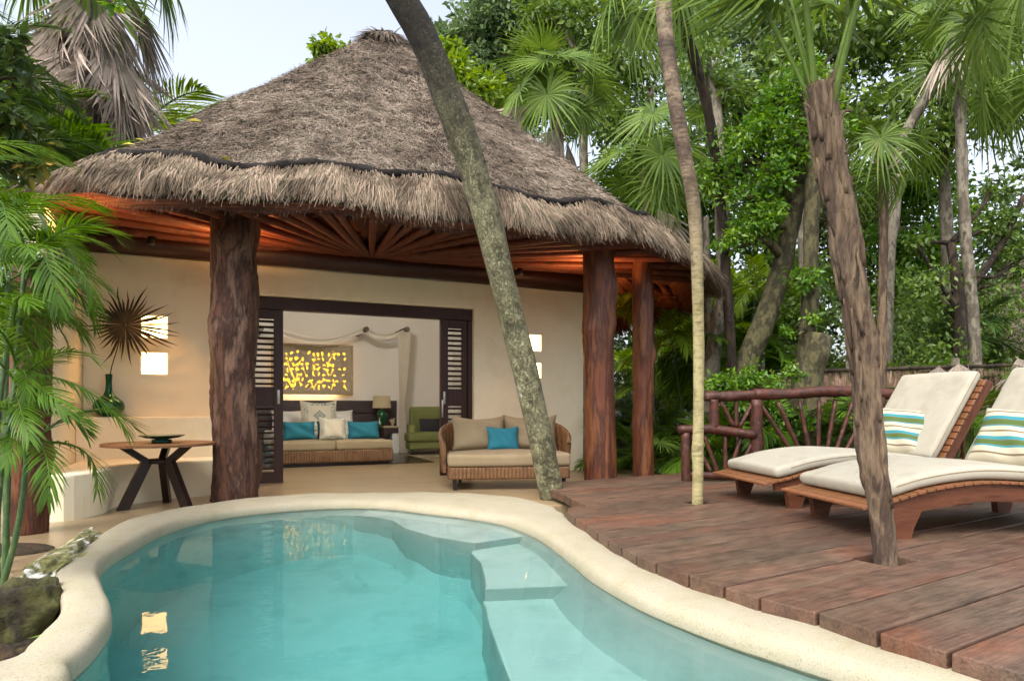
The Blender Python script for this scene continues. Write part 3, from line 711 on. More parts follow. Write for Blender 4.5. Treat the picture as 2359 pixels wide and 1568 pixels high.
# door frame and the two louvred sliding panels
add('lintel', rbox(DO[0] + 0.003, DO[1] - 0.003, 0.06, 0.2, 2.46, 2.632, 0.006, 1), 'door_wood', hut)
add('jamb', rbox(DO[1] - 0.075, DO[1] - 0.004, 0.07, 0.2, 0.003, 2.455, 0.005, 1), 'door_wood', hut)
add('jamb', rbox(DO[0] + 0.004, DO[0] + 0.075, 0.07, 0.2, 0.003, 2.455, 0.005, 1), 'door_wood', hut)
slat_me = None
def louvred(s0, s1, lead, label):
    global slat_me
    d = add('sliding_door', rbox(s0, s1, 0.10, 0.15, 0.012, 0.17, 0.003, 1), 'door_wood', hut, label=label)
    w = 0.125
    a, b = (s0, s0 + w) if lead == 'l' else (s1 - w, s1)
    add('stile', rbox(a, b, 0.095, 0.155, 0.17, 2.458, 0.004, 1), 'door_wood', d)
    a2, b2 = (s1 - 0.09, s1) if lead == 'l' else (s0, s0 + 0.09)
    add('stile', rbox(a2, b2, 0.10, 0.15, 0.17, 2.458, 0.004, 1), 'door_wood', d)
    i0, i1 = min(b, b2), max(a, a2)
    for z0, z1 in ((1.10, 1.37), (2.33, 2.458)): add('rail', rbox(i0 + 0.001, i1 - 0.001, 0.102, 0.148, z0, z1, 0.003, 1), 'door_wood', d)
    for z0, z1, n in ((0.17, 1.10, 11), (1.37, 2.33, 12)):
        for k in range(n):
            z = z0 + (k + 0.55) * (z1 - z0) / n
            if slat_me is None or abs(slat_me[1] - (i1 - i0)) > 1e-4: slat_me = (rbox(-(i1 - i0) / 2, (i1 - i0) / 2, -0.026, 0.026, -0.006, 0.006, 0.002, 1), i1 - i0)
            add('louvre_slat', slat_me[0], 'door_wood', d, ((i0 + i1) / 2, 0.125, z), (R(-24), 0, 0))
    add('glass_pane', rbox(i0, i1, 0.16, 0.166, 0.17, 2.33), 'glass_pane', d)
    hx = (a + b) / 2 + (0.0 if lead == 'l' else 0.0)
    add('handle', rbox(hx - 0.018, hx + 0.018, 0.086, 0.096, 1.13, 1.33, 0.008, 2), 'metal', d)
    if lead == 'l': add('lock_plate', rbox(hx - 0.045, hx - 0.018, 0.084, 0.096, 0.92, 1.2, 0.008, 2), 'metal', d)
louvred(-0.52, 0.0, 'r', 'left sliding louvred door panel')
louvred(2.345, 2.795, 'l', 'right sliding louvred door panel')

# posts: whole trunks, debarked and oiled
def post(pts, Y, rad, seed, m, label, rough=0.05, knots=6):
    P = [W(x_, y_, Y) for x_, y_ in pts]; P[0][2] = -0.02
    add('post', tube(toL(P), rad, 28, 60, rough=rough, seed=seed, knots=knots), m, hut, label=label)
post([(541, 1158), (543, 1000), (538, 850), (543, 700), (538, 580), (536, 440)], 7.78, [0.262, 0.248, 0.24, 0.25, 0.262, 0.245, 0.24, 0.24], 4, 'post_bark', 'thick gnarled trunk post left of the doors', 0.055, 12)
post([(1384, 1118), (1382, 950), (1378, 800), (1381, 680), (1376, 540)], 9.35, [0.235, 0.215, 0.212, 0.22, 0.215], 6, 'post_wood', 'smooth red brown trunk post right of the wicker sofa', 0.03)
post([(1483, 1112), (1481, 950), (1483, 800), (1480, 640), (1482, 580)], 10.2, [0.165, 0.155, 0.16, 0.16, 0.15], 8, 'post_wood', 'slimmer dark trunk post at the right end of the terrace', 0.05)
post([(62, 1228), (66, 1050), (72, 850), (70, 700), (71, 600)], 5.82, [0.17, 0.16, 0.15, 0.15, 0.14], 10, 'post_wood', 'dark red post behind the areca palm at the left', 0.05)
# wall plate, a dark log on the wall top
add('wall_plate', tube([(-2.75, 0.0, 3.21), (1.0, -0.02, 3.22), (5.2, 0.0, 3.2)], [0.17, 0.165, 0.17], 16, 40, rough=0.03, seed=2), 'door_wood', hut)
add('wall_plate', tube([(-2.53, -1.5, 3.2), (-2.52, -1.0, 3.2), (-2.53, 0.3, 3.2)], [0.13, 0.13], 14, 20, rough=0.03, seed=3), 'rafter', hut)

# ---- roof
RC, ZE, RH = (1.8, 1.5), 3.30, 4.25
def rxy(th):
    c, s = np.cos(th), np.sin(th); e = 2 / 2.5
    a = np.where(c > 0, 5.52, 5.35)
    return a * np.sign(c) * np.abs(c) ** e, np.where(s > 0, 5.7, 4.28) * np.sign(s) * np.abs(s) ** e
def roof(th, r):
    th, r = np.broadcast_arrays(np.asarray(th, float), np.asarray(r, float))
    X, Y = rxy(th)
    wob = 0.035 * np.sin(5 * th + 1) + 0.03 * np.sin(11 * th + 9 * r) + 0.02 * np.sin(23 * th - 14 * r)
    ap = 0.12 * np.exp(-(r / 0.05) ** 2)
    z = ZE + RH * np.clip(1 - r, 0, 1.2) ** 1.04 - ap * 1.2 + wob * np.clip(r * 3, 0, 1) + np.where(r > 1, -(r - 1) * 6, 0)
    return np.stack([RC[0] + X * r, RC[1] + Y * r, z], -1)
nth, nr = 160, 26
th = np.linspace(0, 2 * np.pi, nth, endpoint=False); rr = np.concatenate([np.linspace(0.0, 0.93, nr - 2), [0.97, 1.0]])
Tp = roof(th[:, None], rr[None]); Bt = roof(th[:, None], rr[None] * 0.995); Bt[..., 2] -= 0.20
Tp[..., 2] -= 0.03; Tp[:, -1, 2] -= 0.05
nr = len(rr)
V = np.vstack([Tp.reshape(-1, 3)]); i, j = np.meshgrid(np.arange(nth), np.arange(nr - 1), indexing='ij'); i2 = (i + 1) % nth
Q = np.stack([i * nr + j, i * nr + j + 1, i2 * nr + j + 1, i2 * nr + j], -1).reshape(-1, 4)
rf = add('roof', npmesh(V, Q, True), 'straw_dark', hut, label='steep grey brown thatch roof')
VB = Bt.reshape(-1, 3); VB = np.vstack([VB, Tp[:, -1]]); k = nth * nr
Q2 = np.stack([i * nr + j, i2 * nr + j, i2 * nr + j + 1, i * nr + j + 1], -1).reshape(-1, 4)
ii = np.arange(nth); Q3 = np.stack([ii * nr + nr - 1, ((ii + 1) % nth) * nr + nr - 1, k + (ii + 1) % nth, k + ii], -1)
# underside of straw, streaked along the courses
t = NT('roof_under')
c = t.n('TexCoord'); u_ = t.n('VectorMath', operation='SUBTRACT'); u_.inputs[1].default_value = (RC[0], RC[1], 0); t.l(c, 'Object', u_, 0)
sx = t.n('SeparateXYZ'); t.l(c, 'Object', sx, 'Vector'); cb = t.n('CombineXYZ'); t.l(sx, 'Z', cb, 'Z'); t.l(sx, 'X', cb, 'X')
mp = t.n('Mapping'); mp.inputs['Scale'].default_value = (1.2, 1, 26); t.l(cb, 'Vector', mp, 'Vector')
n = t.n('TexNoise', i_Scale=2.2, i_Detail=6.0, i_Roughness=0.7); t.l(mp, 'Vector', n, 'Vector')
r_ = t.ramp([(0.3, '220F08'), (0.5, '582A12'), (0.72, '8A4A22')]); t.l(n, 'Fac', r_, 'Fac'); t.l(r_, 'Color', t.p, 'Base Color'); t.p.inputs['Roughness'].default_value = 0.8
t.bump(n, 'Fac', 0.9, 0.03); MATS['roof_under'] = t.m
add('roof_lining', npmesh(VB, np.vstack([Q2, Q3]), True), 'roof_under', rf)
gr = np.random.default_rng(31)
# rafters, each a pole from eave to apex; purlins round; lashing battens
# veranda ceiling: poles fan out from the middle of the wall plate to the eave, straw laid over them
FO = np.array([1.25, 0.02, 3.30]); fa = np.linspace(R(184), R(347), 90); rim = roof(fa, np.full(90, 0.985)); rim[:, 2] = 3.33
inn = np.stack([np.linspace(-2.75, 5.2, 90), np.full(90, 0.05), np.full(90, 3.40)], 1)
V = np.vstack([inn * (1 - q) + rim * q for q in np.linspace(0, 1, 8)]); V[:, 2] += 0.02 * np.sin(V[:, 0] * 9) * np.cos(V[:, 1] * 7)
add('veranda_ceiling', npmesh(V, [(a * 90 + i, a * 90 + i + 1, (a + 1) * 90 + i + 1, (a + 1) * 90 + i) for a in range(7) for i in range(89)], True), 'roof_under', rf)
_ta = np.linspace(R(184), R(347), 800); _tp = roof(_ta, np.full(800, 0.975)); _tf = np.unwrap(np.arctan2(_tp[:, 1] - FO[1], _tp[:, 0] - FO[0])) % (2 * np.pi); _oo = np.argsort(_tf)
for k, a in enumerate(np.interp(np.linspace(R(188), R(352), 27), _tf[_oo], _ta[_oo])):
    q1 = roof(a + gr.normal(0, 0.01), 0.975) * np.array([1, 1, 0]) + np.array([0, 0, 3.26]); q0 = FO * 0.985 + q1 * 0.015
    add('pole', tube([q0, (q0 + q1) / 2 + gr.normal(0, 0.02, 3), q1], [0.04, 0.048, 0.055], 10, 14, rough=0.06, seed=k), 'rafter', rf)
    for q in (0.45, 0.72, 0.9):
        c_ = q0 + (q1 - q0) * q; w_ = np.array([-(q1 - q0)[1], (q1 - q0)[0], 0]); w_ = w_ / np.linalg.norm(w_) * 0.085 * q * np.linalg.norm(q1 - q0) * 0.5
        add('batten', tube([c_ - w_ * 0.2 + [0, 0, 0.045], c_ + w_ + [0, 0, 0.05]], 0.02, 6, 5, rough=0.1, seed=k), 'under_straw', rf)
ths = np.linspace(R(345), R(405), 11)
for k, a in enumerate(ths):
    q = roof(np.full(7, a + gr.normal(0, 0.012)), np.linspace(0.985, 0.12, 7)); q[:, 2] -= 0.27
    add('rafter', tube(q, [0.052, 0.045, 0.04], 8, 10, rough=0.05, seed=k), 'rafter', rf)
for r0 in (0.60, 0.80, 0.95):
    a = np.linspace(R(343), R(403), 60); q = roof(a, np.full(60, r0)); q[:, 2] -= 0.335
    add('purlin', tube(q, 0.042, 8, 90, rough=0.06, seed=int(r0 * 100)), 'rafter', rf)
for k in range(len(ths) - 1):
    for f_ in (0.3, 0.62):
        a = ths[k] + (ths[k + 1] - ths[k]) * f_; q = roof(np.full(4, a), np.linspace(0.96, 0.5, 4)); q[:, 2] -= 0.215
        add('batten', tube(q, 0.017, 6, 8, rough=0.1, seed=k), 'under_straw', rf)

def blades(P, D, U, L, w, lift=0.0, curl=0.0, seg=1, taper=0.35):
    """flat strands: base P, direction D, width direction U, all (n,3)"""
    n = len(P); rows = []
    for s in range(seg + 1):
        f_ = s / seg
        c_ = P + D * (L * f_)[:, None]
        if isinstance(curl, np.ndarray): c_ = c_ + curl * (f_ ** 2)
        wd = (w * (1 - (1 - taper) * f_))[:, None] * 0.5
        rows.append(c_ - U * wd); rows.append(c_ + U * wd)
    V = np.stack(rows, 1); base = np.arange(n)[:, None] * (2 * (seg + 1))
    Q = np.concatenate([np.stack([base[:, 0] + 2 * s, base[:, 0] + 2 * s + 1, base[:, 0] + 2 * s + 3, base[:, 0] + 2 * s + 2], -1) for s in range(seg)])
    return V.reshape(-1, 3), Q
def nrm(v): return v / (np.linalg.norm(v, axis=-1, keepdims=True) + 1e-9)
def roof_basis(a, r):
    p = roof(a, r); dr = nrm(roof(a, r + 0.012) - p); da = nrm(roof(a + 0.004, r) - p)
    return p, dr, da, nrm(np.cross(dr, da)) * np.sign(np.cross(dr, da)[..., 2:3] + 1e-9)
def sample_roof(n, r0, r1, a0, a1):
    r = np.sqrt(gr.uniform(r0 ** 2, r1 ** 2, n)); a = gr.uniform(a0, a1, n); return a, r
SEAM = lambda a: 0.905 + 0.010 * np.sin(9 * a + 0.6) + 0.006 * np.sin(21 * a)
parts = []
for n, a0, a1 in ((240000, R(165), R(398)), (9000, R(38), R(165))):
    a, r = sample_roof(n, 0.012, 0.925, a0, a1); ok = r < SEAM(a) + 0.004; a, r = a[ok], r[ok]
    p, dr, da, nn = roof_basis(a, r); n = len(p)
    D = nrm(dr + da * gr.normal(0, 0.7, (n, 1)) + nn * gr.normal(0.08, 0.2, (n, 1)))
    U = nrm(np.cross(D, nrm(nn + da * gr.normal(0, 0.6, (n, 1)))))
    L = gr.uniform(0.05, 0.17, n); cs_ = r * 15 + 0.5 * np.sin(6 * a) + 0.3 * np.sin(17 * a + 5 * r); cs_ = cs_ - np.floor(cs_); parts.append((*blades(p + nn * (gr.uniform(-0.015, 0.03, n) + 0.026 * cs_ * (0.4 + 0.6 * np.sin(3.1 * a + 11 * r) ** 2))[:, None], D, U, L, gr.uniform(0.004, 0.010, n)), np.zeros((0, 3))))
V, Q, _ = join_vf(parts); add('thatch', npmesh(V, Q), 'strand_top', rf, kind='stuff')
# cap at the apex
n = 2600; a = gr.uniform(0, 2 * np.pi, n); r = gr.uniform(0.0, 0.035, n); p, dr, da, nn = roof_basis(a, np.maximum(r, 0.004)); p[:, 2] += 0.10 + 0.08 * (1 - r / 0.035)
D = nrm(dr + da * gr.normal(0, 0.25, (n, 1)) + np.array([0, 0, 0.15])); U = nrm(np.cross(D, nn))
V, Q = blades(p, D, U, gr.uniform(0.25, 0.5, n), gr.uniform(0.01, 0.02, n), curl=np.c_[np.zeros((n, 2)), -gr.uniform(0.05, 0.22, n)], seg=3); add('ridge_cap', npmesh(V, Q), 'strand_top', rf, kind='stuff')
# skirt of long strands below the cord, gathered in bundles
def skirt(n, a0, a1, drop, m, r_in=0.0, dark=False):
    a = gr.uniform(a0, a1, n)
    per = 0.125; aw = a + 0.035 * np.sin(11 * a) + 0.02 * np.sin(29 * a); kb = np.floor(aw / per); fb = aw / per - kb
    bl = np.sin(kb * 12.9) * 0.5 + 0.5
    start = SEAM(a) + gr.uniform(0.004, 0.075, n) - r_in
    p, dr, da, nn = roof_basis(a, start); X, Y = rxy(a)
    outw = nrm(np.stack([X, Y, np.zeros_like(X)], -1))
    fb = np.where(gr.random(n) < 0.35 * np.abs(2 * fb - 1) ** 3, 0.5 + (fb - 0.5) * 0.5, fb); fan = (fb - 0.5) * 1.05
    D = nrm(dr * 0.85 + np.array([0, 0, -0.28]) + da * (fan + gr.normal(0, 0.17, n))[:, None] + nn * gr.normal(0.02, 0.07, (n, 1)))
    p = p + nn * (0.005 + 0.105 * np.sin(np.pi * fb) ** 0.7 + gr.uniform(-0.03, 0.05, n))[:, None]
    L = drop * gr.uniform(0.62, 1.05, n) * (0.72 + 0.34 * np.sin(np.pi * fb) + 0.18 * bl) * (1.0 + 0.12 * np.sin(a * 7))
    L = L * (0.64 + 0.34 * np.clip((a - R(285)) / R(50), 0, 1) + 0.3 * np.clip((a - R(345)) / R(20), 0, 1))
    L = L * (1 - 3.5 * np.clip(start - SEAM(a), 0, 0.08))
    cu = np.stack([np.zeros(n), np.zeros(n), -L * gr.uniform(0.10, 0.42, n)], -1) + da * gr.normal(0, 0.05, (n, 1))
    U = nrm(np.cross(D, nrm(nn + da * gr.normal(0, 0.5, (n, 1)))))
    return blades(p, D, U, L, gr.uniform(0.005, 0.012, n), curl=cu, seg=3, taper=0.45)
V, Q = skirt(80000, R(170), R(400), 0.56, None); add('eave_thatch', npmesh(V, Q), 'strand', rf, kind='stuff')
V, Q = skirt(3500, R(40), R(170), 0.56, None); add('eave_thatch', npmesh(V, Q), 'strand', rf, kind='stuff')
# inner fringe hanging at the eave, red brown from below
n = 14000; a = np.concatenate([gr.uniform(R(165), R(420), 8000), gr.uniform(R(320), R(400), 6000)]); p = roof(a, gr.uniform(0.93, 1.0, n)); p[:, 2] -= 0.16
X, Y = rxy(a); outw = nrm(np.stack([X, Y, np.zeros_like(X)], -1)); tang = np.stack([-outw[:, 1], outw[:, 0], np.zeros(n)], -1)
D = nrm(outw * 0.35 + np.array([0, 0, -0.8]) + tang * gr.normal(0, 0.15, (n, 1)))
fr_ = a < R(332)
V, Q = blades(p[fr_], D[fr_], tang[fr_], gr.uniform(0.02, 0.12, fr_.sum()), gr.uniform(0.006, 0.014, fr_.sum()), seg=1); add('eave_fringe', npmesh(V, Q), 'straw_dark', rf, kind='stuff')
bk_ = ~fr_; V, Q = blades(p[bk_], D[bk_] * np.array([1, 1, 1.0]), tang[bk_], gr.uniform(0.25, 0.62, bk_.sum()) * np.clip((a[bk_] - R(326)) / R(28), 0.3, 1), gr.uniform(0.012, 0.03, bk_.sum()), seg=1); add('eave_fringe', npmesh(V, Q), 'under_straw', rf, kind='stuff')
hidden_right = True
# tarred cord that ties the skirt
a = np.linspace(R(180), R(398), 260); q, dr, da, nn = roof_basis(a, SEAM(a) - 0.004); q = q + nn * 0.10
add('binding_cord', tube(q, [0.05, 0.042, 0.056, 0.046, 0.06, 0.05, 0.065, 0.055], 8, 420, rough=0.22, seed=3), 'cord', rf)
for k in range(16):
    a_ = gr.uniform(R(190), R(300)); r_ = gr.uniform(0.8, 1.0); p, dr, da, nn = roof_basis(np.array([a_]), np.array([r_]))
# fallen yellow leaves on the left of the roof
for k, (x_, y_) in enumerate([(300, 350), (330, 340), (380, 372), (450, 298), (520, 385), (255, 392)]):
    best = None
    for a_ in np.linspace(R(185), R(260), 60):
        for r_ in np.linspace(0.6, 0.98, 30):
            p = h2w(*roof(a_, r_)[:2]) + np.array([0, 0, roof(a_, r_)[2]]); qx, qy = CX + FPX * p[0] / p[1], HY - FPX * (p[2] - CAMZ) / p[1]
            e_ = (qx - x_) ** 2 + (qy - y_) ** 2
            if best is None or e_ < best[0]: best = (e_, p)
    me = mesh([(-0.09, 0, 0), (0, -0.03, 0.02), (0.1, 0, 0.0), (0, 0.03, 0.02)], [(0, 1, 2), (0, 2, 3)])
    o = add('fallen_leaf', me, 'leaf_litter', None, best[1] + np.array([0, -0.03, 0.08]), (R(40), 0, k * 1.1)); tag(o, 'yellow fallen leaf lying on the left of the thatch', 'leaf', 'yellow leaves on the thatch')

# lamps tucked up by the wall plate: they light the straw above and the bench or sofa below
def hidden_lamp(s, d, z, power, tilt_up, label, size=1.6):
    p = h2w(s, d, z)
    o = thing('eave_lamp', label, 'lamp', p)
    add('lamp_body', lathe([(0.0, -0.05), (0.045, -0.05), (0.05, -0.04), (0.05, 0.04), (0.04, 0.05), (0.0, 0.05)], 14), 'black_wood', o)
    ld = bpy.data.lights.new('lamp_light', 'SPOT'); ld.energy, ld.color, ld.spot_size, ld.spot_blend, ld.shadow_soft_size = power, (1.0, 0.48, 0.16), size, 0.6, 0.05
    l = bpy.data.objects.new('lamp_light', ld); COL.objects.link(l); l.parent = o; l.location = (0, 0, 0.07 if tilt_up else -0.07); l.rotation_euler = (R(180) if tilt_up else 0, 0, 0)
hidden_lamp(-0.62, -1.16, 2.62, 38, True, 'small dark uplight fixed behind the gnarled post', 2.9)
hidden_lamp(4.02, -1.62, 2.62, 42, True, 'small dark uplight fixed behind the smooth red post', 2.9)
hidden_lamp(5.05, 1.2, 2.4, 90, True, 'small dark uplight on the right side wall of the hut', 2.8)
hidden_lamp(-2.2, -1.9, 2.70, 22, True, 'small dark uplight at the left side wall', 2.8)
hidden_lamp(-1.6, -0.62, 3.12, 30, False, 'small dark downlight above the left bench', 1.3)
hidden_lamp(3.3, -0.8, 3.12, 18, False, 'small dark downlight above the wicker sofa', 1.1)

# ================================================================ furniture on the terrace
def at_h(s, d, z=0.0): return tuple(h2w(s, d, z))
def basket(outline, z0, z1, pitch, amp, bulge=0.0):
    """woven panel round a closed outline: upright ribs"""
    P = np.array(outline, float); Pc = np.vstack([P, P[:1]])
    L = np.concatenate([[0], np.cumsum(np.linalg.norm(np.diff(Pc, axis=0), axis=1))]); n = int(L[-1] / pitch) * 8
    q = np.linspace(0, L[-1], n, endpoint=False); C = np.stack([np.interp(q, L, Pc[:, k]) for k in (0, 1)], 1)
    T = np.roll(C, -1, 0) - np.roll(C, 1, 0); N = np.stack([T[:, 1], -T[:, 0]], 1); N /= np.linalg.norm(N, axis=1)[:, None] + 1e-9
    zz = np.linspace(z0, z1, 7); V = []
    for k, z in enumerate(zz):
        b = bulge * math.sin(math.pi * k / 6); off = amp * np.abs(np.sin(np.pi * np.arange(n) / 8)) + b
        V.append(np.c_[C + N * off[:, None], np.full(n, z)])
    V = np.vstack(V); Q = [(a * n + i, a * n + (i + 1) % n, (a + 1) * n + (i + 1) % n, (a + 1) * n + i) for a in range(6) for i in range(n)]
    me = bpy.data.meshes.new('basket'); me.from_pydata([tuple(v) for v in V], [], Q + [tuple(range(6 * n, 7 * n)), tuple(range(n - 1, -1, -1))]); me.polygons.foreach_set('use_smooth', [True] * len(me.polygons)); me.update(); return me
def cushion_box(x0, x1, y0, y1, z0, z1, r=0.05, sag=0.0, seed=0):
    me = rbox(x0, x1, y0, y1, z0, z1, r, 5)
    bm = bmesh.new(); bm.from_mesh(me); bmesh.ops.subdivide_edges(bm, edges=[e for e in bm.edges if e.calc_length() > 0.2], cuts=7, use_grid_fill=True)
    gg = np.random.default_rng(seed); k = gg.uniform(2, 6, (4, 2)); ph = gg.uniform(0, 6, 4)
    for v in bm.verts:
        f_ = sum(math.sin(k[q][0] * v.co.x + k[q][1] * v.co.y + ph[q]) for q in range(4)) * 0.004
        u = (v.co.x - x0) / (x1 - x0) * 2 - 1; w = (v.co.y - y0) / (y1 - y0) * 2 - 1
        c = max(0, 1 - u * u) * max(0, 1 - w * w)
        v.co.z += (sag * c + f_) * (1 if v.co.z > (z0 + z1) / 2 else 0.1)
    bmesh.ops.recalc_face_normals(bm, faces=bm.faces[:])
    bm.to_mesh(me); bm.free(); me.polygons.foreach_set('use_smooth', [True] * len(me.polygons)); return me

# wicker sofa (local x along the front, y to the back)
cx, cyy = up(1040, 1130)
rot = R(7)
sofa = thing('wicker_sofa', 'brown wicker lounge sofa with beige seat behind the leaning tree', 'sofa', (cx - 0.03, cyy - 0.02, 0), rot)
WD, DP = 1.60, 0.98
rect = [(0, 0.03), (0.03, 0), (WD - 0.03, 0), (WD, 0.03), (WD, DP - 0.2), (WD - 0.2, DP), (0.2, DP), (0, DP - 0.2)]
add('wicker_base', basket(rect, 0.145, 0.30, 0.05, 0.008), 'rattan', sofa)
for lx, ly in ((0.08, 0.06), (WD - 0.08, 0.06), (0.18, DP - 0.14), (WD - 0.18, DP - 0.14)):
    add('leg', mesh([(lx - 0.022, ly - 0.022, 0), (lx + 0.022, ly - 0.022, 0), (lx + 0.022, ly + 0.022, 0), (lx - 0.022, ly + 0.022, 0), (lx - 0.032, ly - 0.032, 0.16), (lx + 0.032, ly - 0.032, 0.16), (lx + 0.032, ly + 0.032, 0.16), (lx - 0.032, ly + 0.032, 0.16)], [(0, 1, 5, 4), (1, 2, 6, 5), (2, 3, 7, 6), (3, 0, 4, 7), (4, 5, 6, 7), (3, 2, 1, 0)]), 'black_wood', sofa)
add('seat_cushion', cushion_box(-0.015, WD + 0.015, -0.02, 0.86, 0.305, 0.475, 0.06, 0.02, 3), 'beige_fabric', sofa)
# curved arm-and-back shell
pl = crom([(0.0, 0.36), (-0.02, 0.6), (0.06, 0.88), (0.3, 1.0), (WD / 2, 1.03), (WD - 0.3, 1.0), (WD - 0.06, 0.88), (WD + 0.02, 0.6), (WD, 0.36)], 220)
T_ = np.gradient(pl, axis=0); N_ = np.stack([-T_[:, 1], T_[:, 0]], 1); N_ /= np.linalg.norm(N_, axis=1)[:, None]
fr = np.linspace(0, 1, 220); hgt = 0.60 + 0.26 * np.clip(np.minimum(fr, 1 - fr) / 0.22, 0, 1) ** 0.8
V = []
for (o_, zf, lean) in ((0.0, 0.0, 0), (0.0, 0.5, 0.05), (0.0, 0.9, 0.10), (0.012, 0.985, 0.11), (0.035, 1.0, 0.11), (0.06, 0.97, 0.11), (0.06, 0.5, 0.05), (0.06, 0.0, 0)):
    rib = 0.006 * np.abs(np.sin(np.arange(220) * np.pi / 4))
    V.append(np.c_[pl + N_ * (o_ + lean * np.clip(hgt - 0.4, 0, 1)[:, None] * 1.2 + rib[:, None]), 0.20 + (hgt - 0.20) * zf])
V = np.vstack(V); Q = [(a * 220 + i, a * 220 + i + 1, (a + 1) * 220 + i + 1, (a + 1) * 220 + i) for a in range(7) for i in range(219)]
for e in (0, 219): Q += [(0 * 220 + e, 1 * 220 + e, 6 * 220 + e, 7 * 220 + e), (1 * 220 + e, 2 * 220 + e, 5 * 220 + e, 6 * 220 + e), (2 * 220 + e, 3 * 220 + e, 4 * 220 + e, 5 * 220 + e)]
add('backrest', npmesh(V, Q, True), 'rattan', sofa)
def put_pillow(name, label, root, w, h, t, m, loc, lean, rz, seed, pinch=0.07, dent=0.0, roll=0.0):
    """stands on loc (bottom middle) in root's frame"""
    M_ = root.matrix_basis if root else Matrix()
    o = add(name, pillow(w, h, t, 16, seed, pinch, dent), m)
    loc = Vector(loc) + Vector((0, 0, 0))
    Rm = Matrix.Rotation(rz, 4, 'Z') @ Matrix.Rotation(-lean, 4, 'X') @ Matrix.Rotation(roll, 4, 'Y')
    o.matrix_basis = M_ @ Matrix.Translation(loc) @ Rm @ Matrix.Translation((0, 0, h / 2 * 0.94))
    return tag(o, label, 'cushion')
put_pillow('back_cushion', 'large beige cushion at the left of the wicker sofa back', sofa, 0.80, 0.54, 0.24, 'beige_fabric', (0.46, 0.78, 0.475), R(17), R(4), 11, 0.10, 0.08)
put_pillow('back_cushion', 'large beige cushion at the right of the wicker sofa back', sofa, 0.80, 0.54, 0.24, 'beige_fabric', (1.18, 0.78, 0.475), R(17), R(-6), 12, 0.10, 0.06)
put_pillow('throw_cushion', 'turquoise cushion leaning on the wicker sofa behind the trunk', sofa, 0.46, 0.37, 0.16, 'teal_fabric', (0.78, 0.60, 0.478), R(20), R(2), 13, 0.09, 0.04)

# round slatted table with bent legs
la, lb = up(325, 1183), up(440, 1161)
tx, ty = -3.86, 7.32
table = thing('round_table', 'round slatted brown table with dark angled legs by the bench', 'table', (tx, ty, 0), R(10))
TR, TZ = 0.56, 0.70
for k in range(9):
    y0, y1 = -TR + k * 2 * TR / 9 + 0.004, -TR + (k + 1) * 2 * TR / 9 - 0.004
    ys = np.linspace(y0, y1, 5); xr = np.sqrt(np.maximum(TR ** 2 - ys ** 2, 0.02))
    poly = [(-x_, y_) for x_, y_ in zip(xr, ys)] + [(x_, y_) for x_, y_ in zip(xr[::-1], ys[::-1])]
    add('table_slat', prism(poly, TZ - 0.03, TZ, 0.005, 2), 'teak', table)
def bent_leg(az, r_top, r_mid, r_bot):
    prof_ = [(r_top, TZ - 0.03), (r_mid, 0.50), (r_bot, 0.0)]; w = 0.07; V = []
    for k, (r_, z) in enumerate(prof_):
        for dx, dy in ((-0.055, -w / 2), (0.055, -w / 2), (0.055, w / 2), (-0.055, w / 2)): V.append((r_ + dx, dy, z))
    F = [(3, 2, 1, 0), (8, 9, 10, 11)] + [(a * 4 + i, a * 4 + (i + 1) % 4, a * 4 + 4 + (i + 1) % 4, a * 4 + 4 + i) for a in range(2) for i in range(4)]
    add('leg', mesh(V, F), 'table_leg', table, rot=(0, 0, az))
for az in (R(215), R(335), R(95)): bent_leg(az, 0.36, 0.13, 0.36)
add('leg_hub', lathe([(0, 0.475), (0.12, 0.475), (0.12, 0.525), (0, 0.525)], 18, False), 'table_leg', table)
tag(add('bowl', lathe([(0, 0.0), (0.10, 0.0), (0.10, 0.035), (0.06, 0.04), (0.16, 0.055), (0.225, 0.078), (0.23, 0.085), (0.215, 0.084), (0.12, 0.062), (0.0, 0.055)], 40), 'bowl_glaze', None, (tx + 0.05, ty - 0.05, TZ + 0.001)), 'shallow dark green footed bowl on the round table', 'bowl')

# vase on the ledge with a dried fan leaf
vs_, vz = hs(251, 960, -0.17)
vase = tag(add('vase', lathe([(0.0, 0.0), (0.075, 0.0), (0.13, 0.03), (0.175, 0.09), (0.182, 0.14), (0.165, 0.19), (0.11, 0.24), (0.062, 0.28), (0.04, 0.34), (0.034, 0.44), (0.042, 0.545), (0.046, 0.55), (0.036, 0.545), (0.028, 0.44), (0.03, 0.36), (0.0, 0.34)], 40), 'vase_glaze', None, at_h(vs_, -0.16, 0.967), scale=0.97), 'glossy dark green long-necked vase on the left ledge', 'vase')

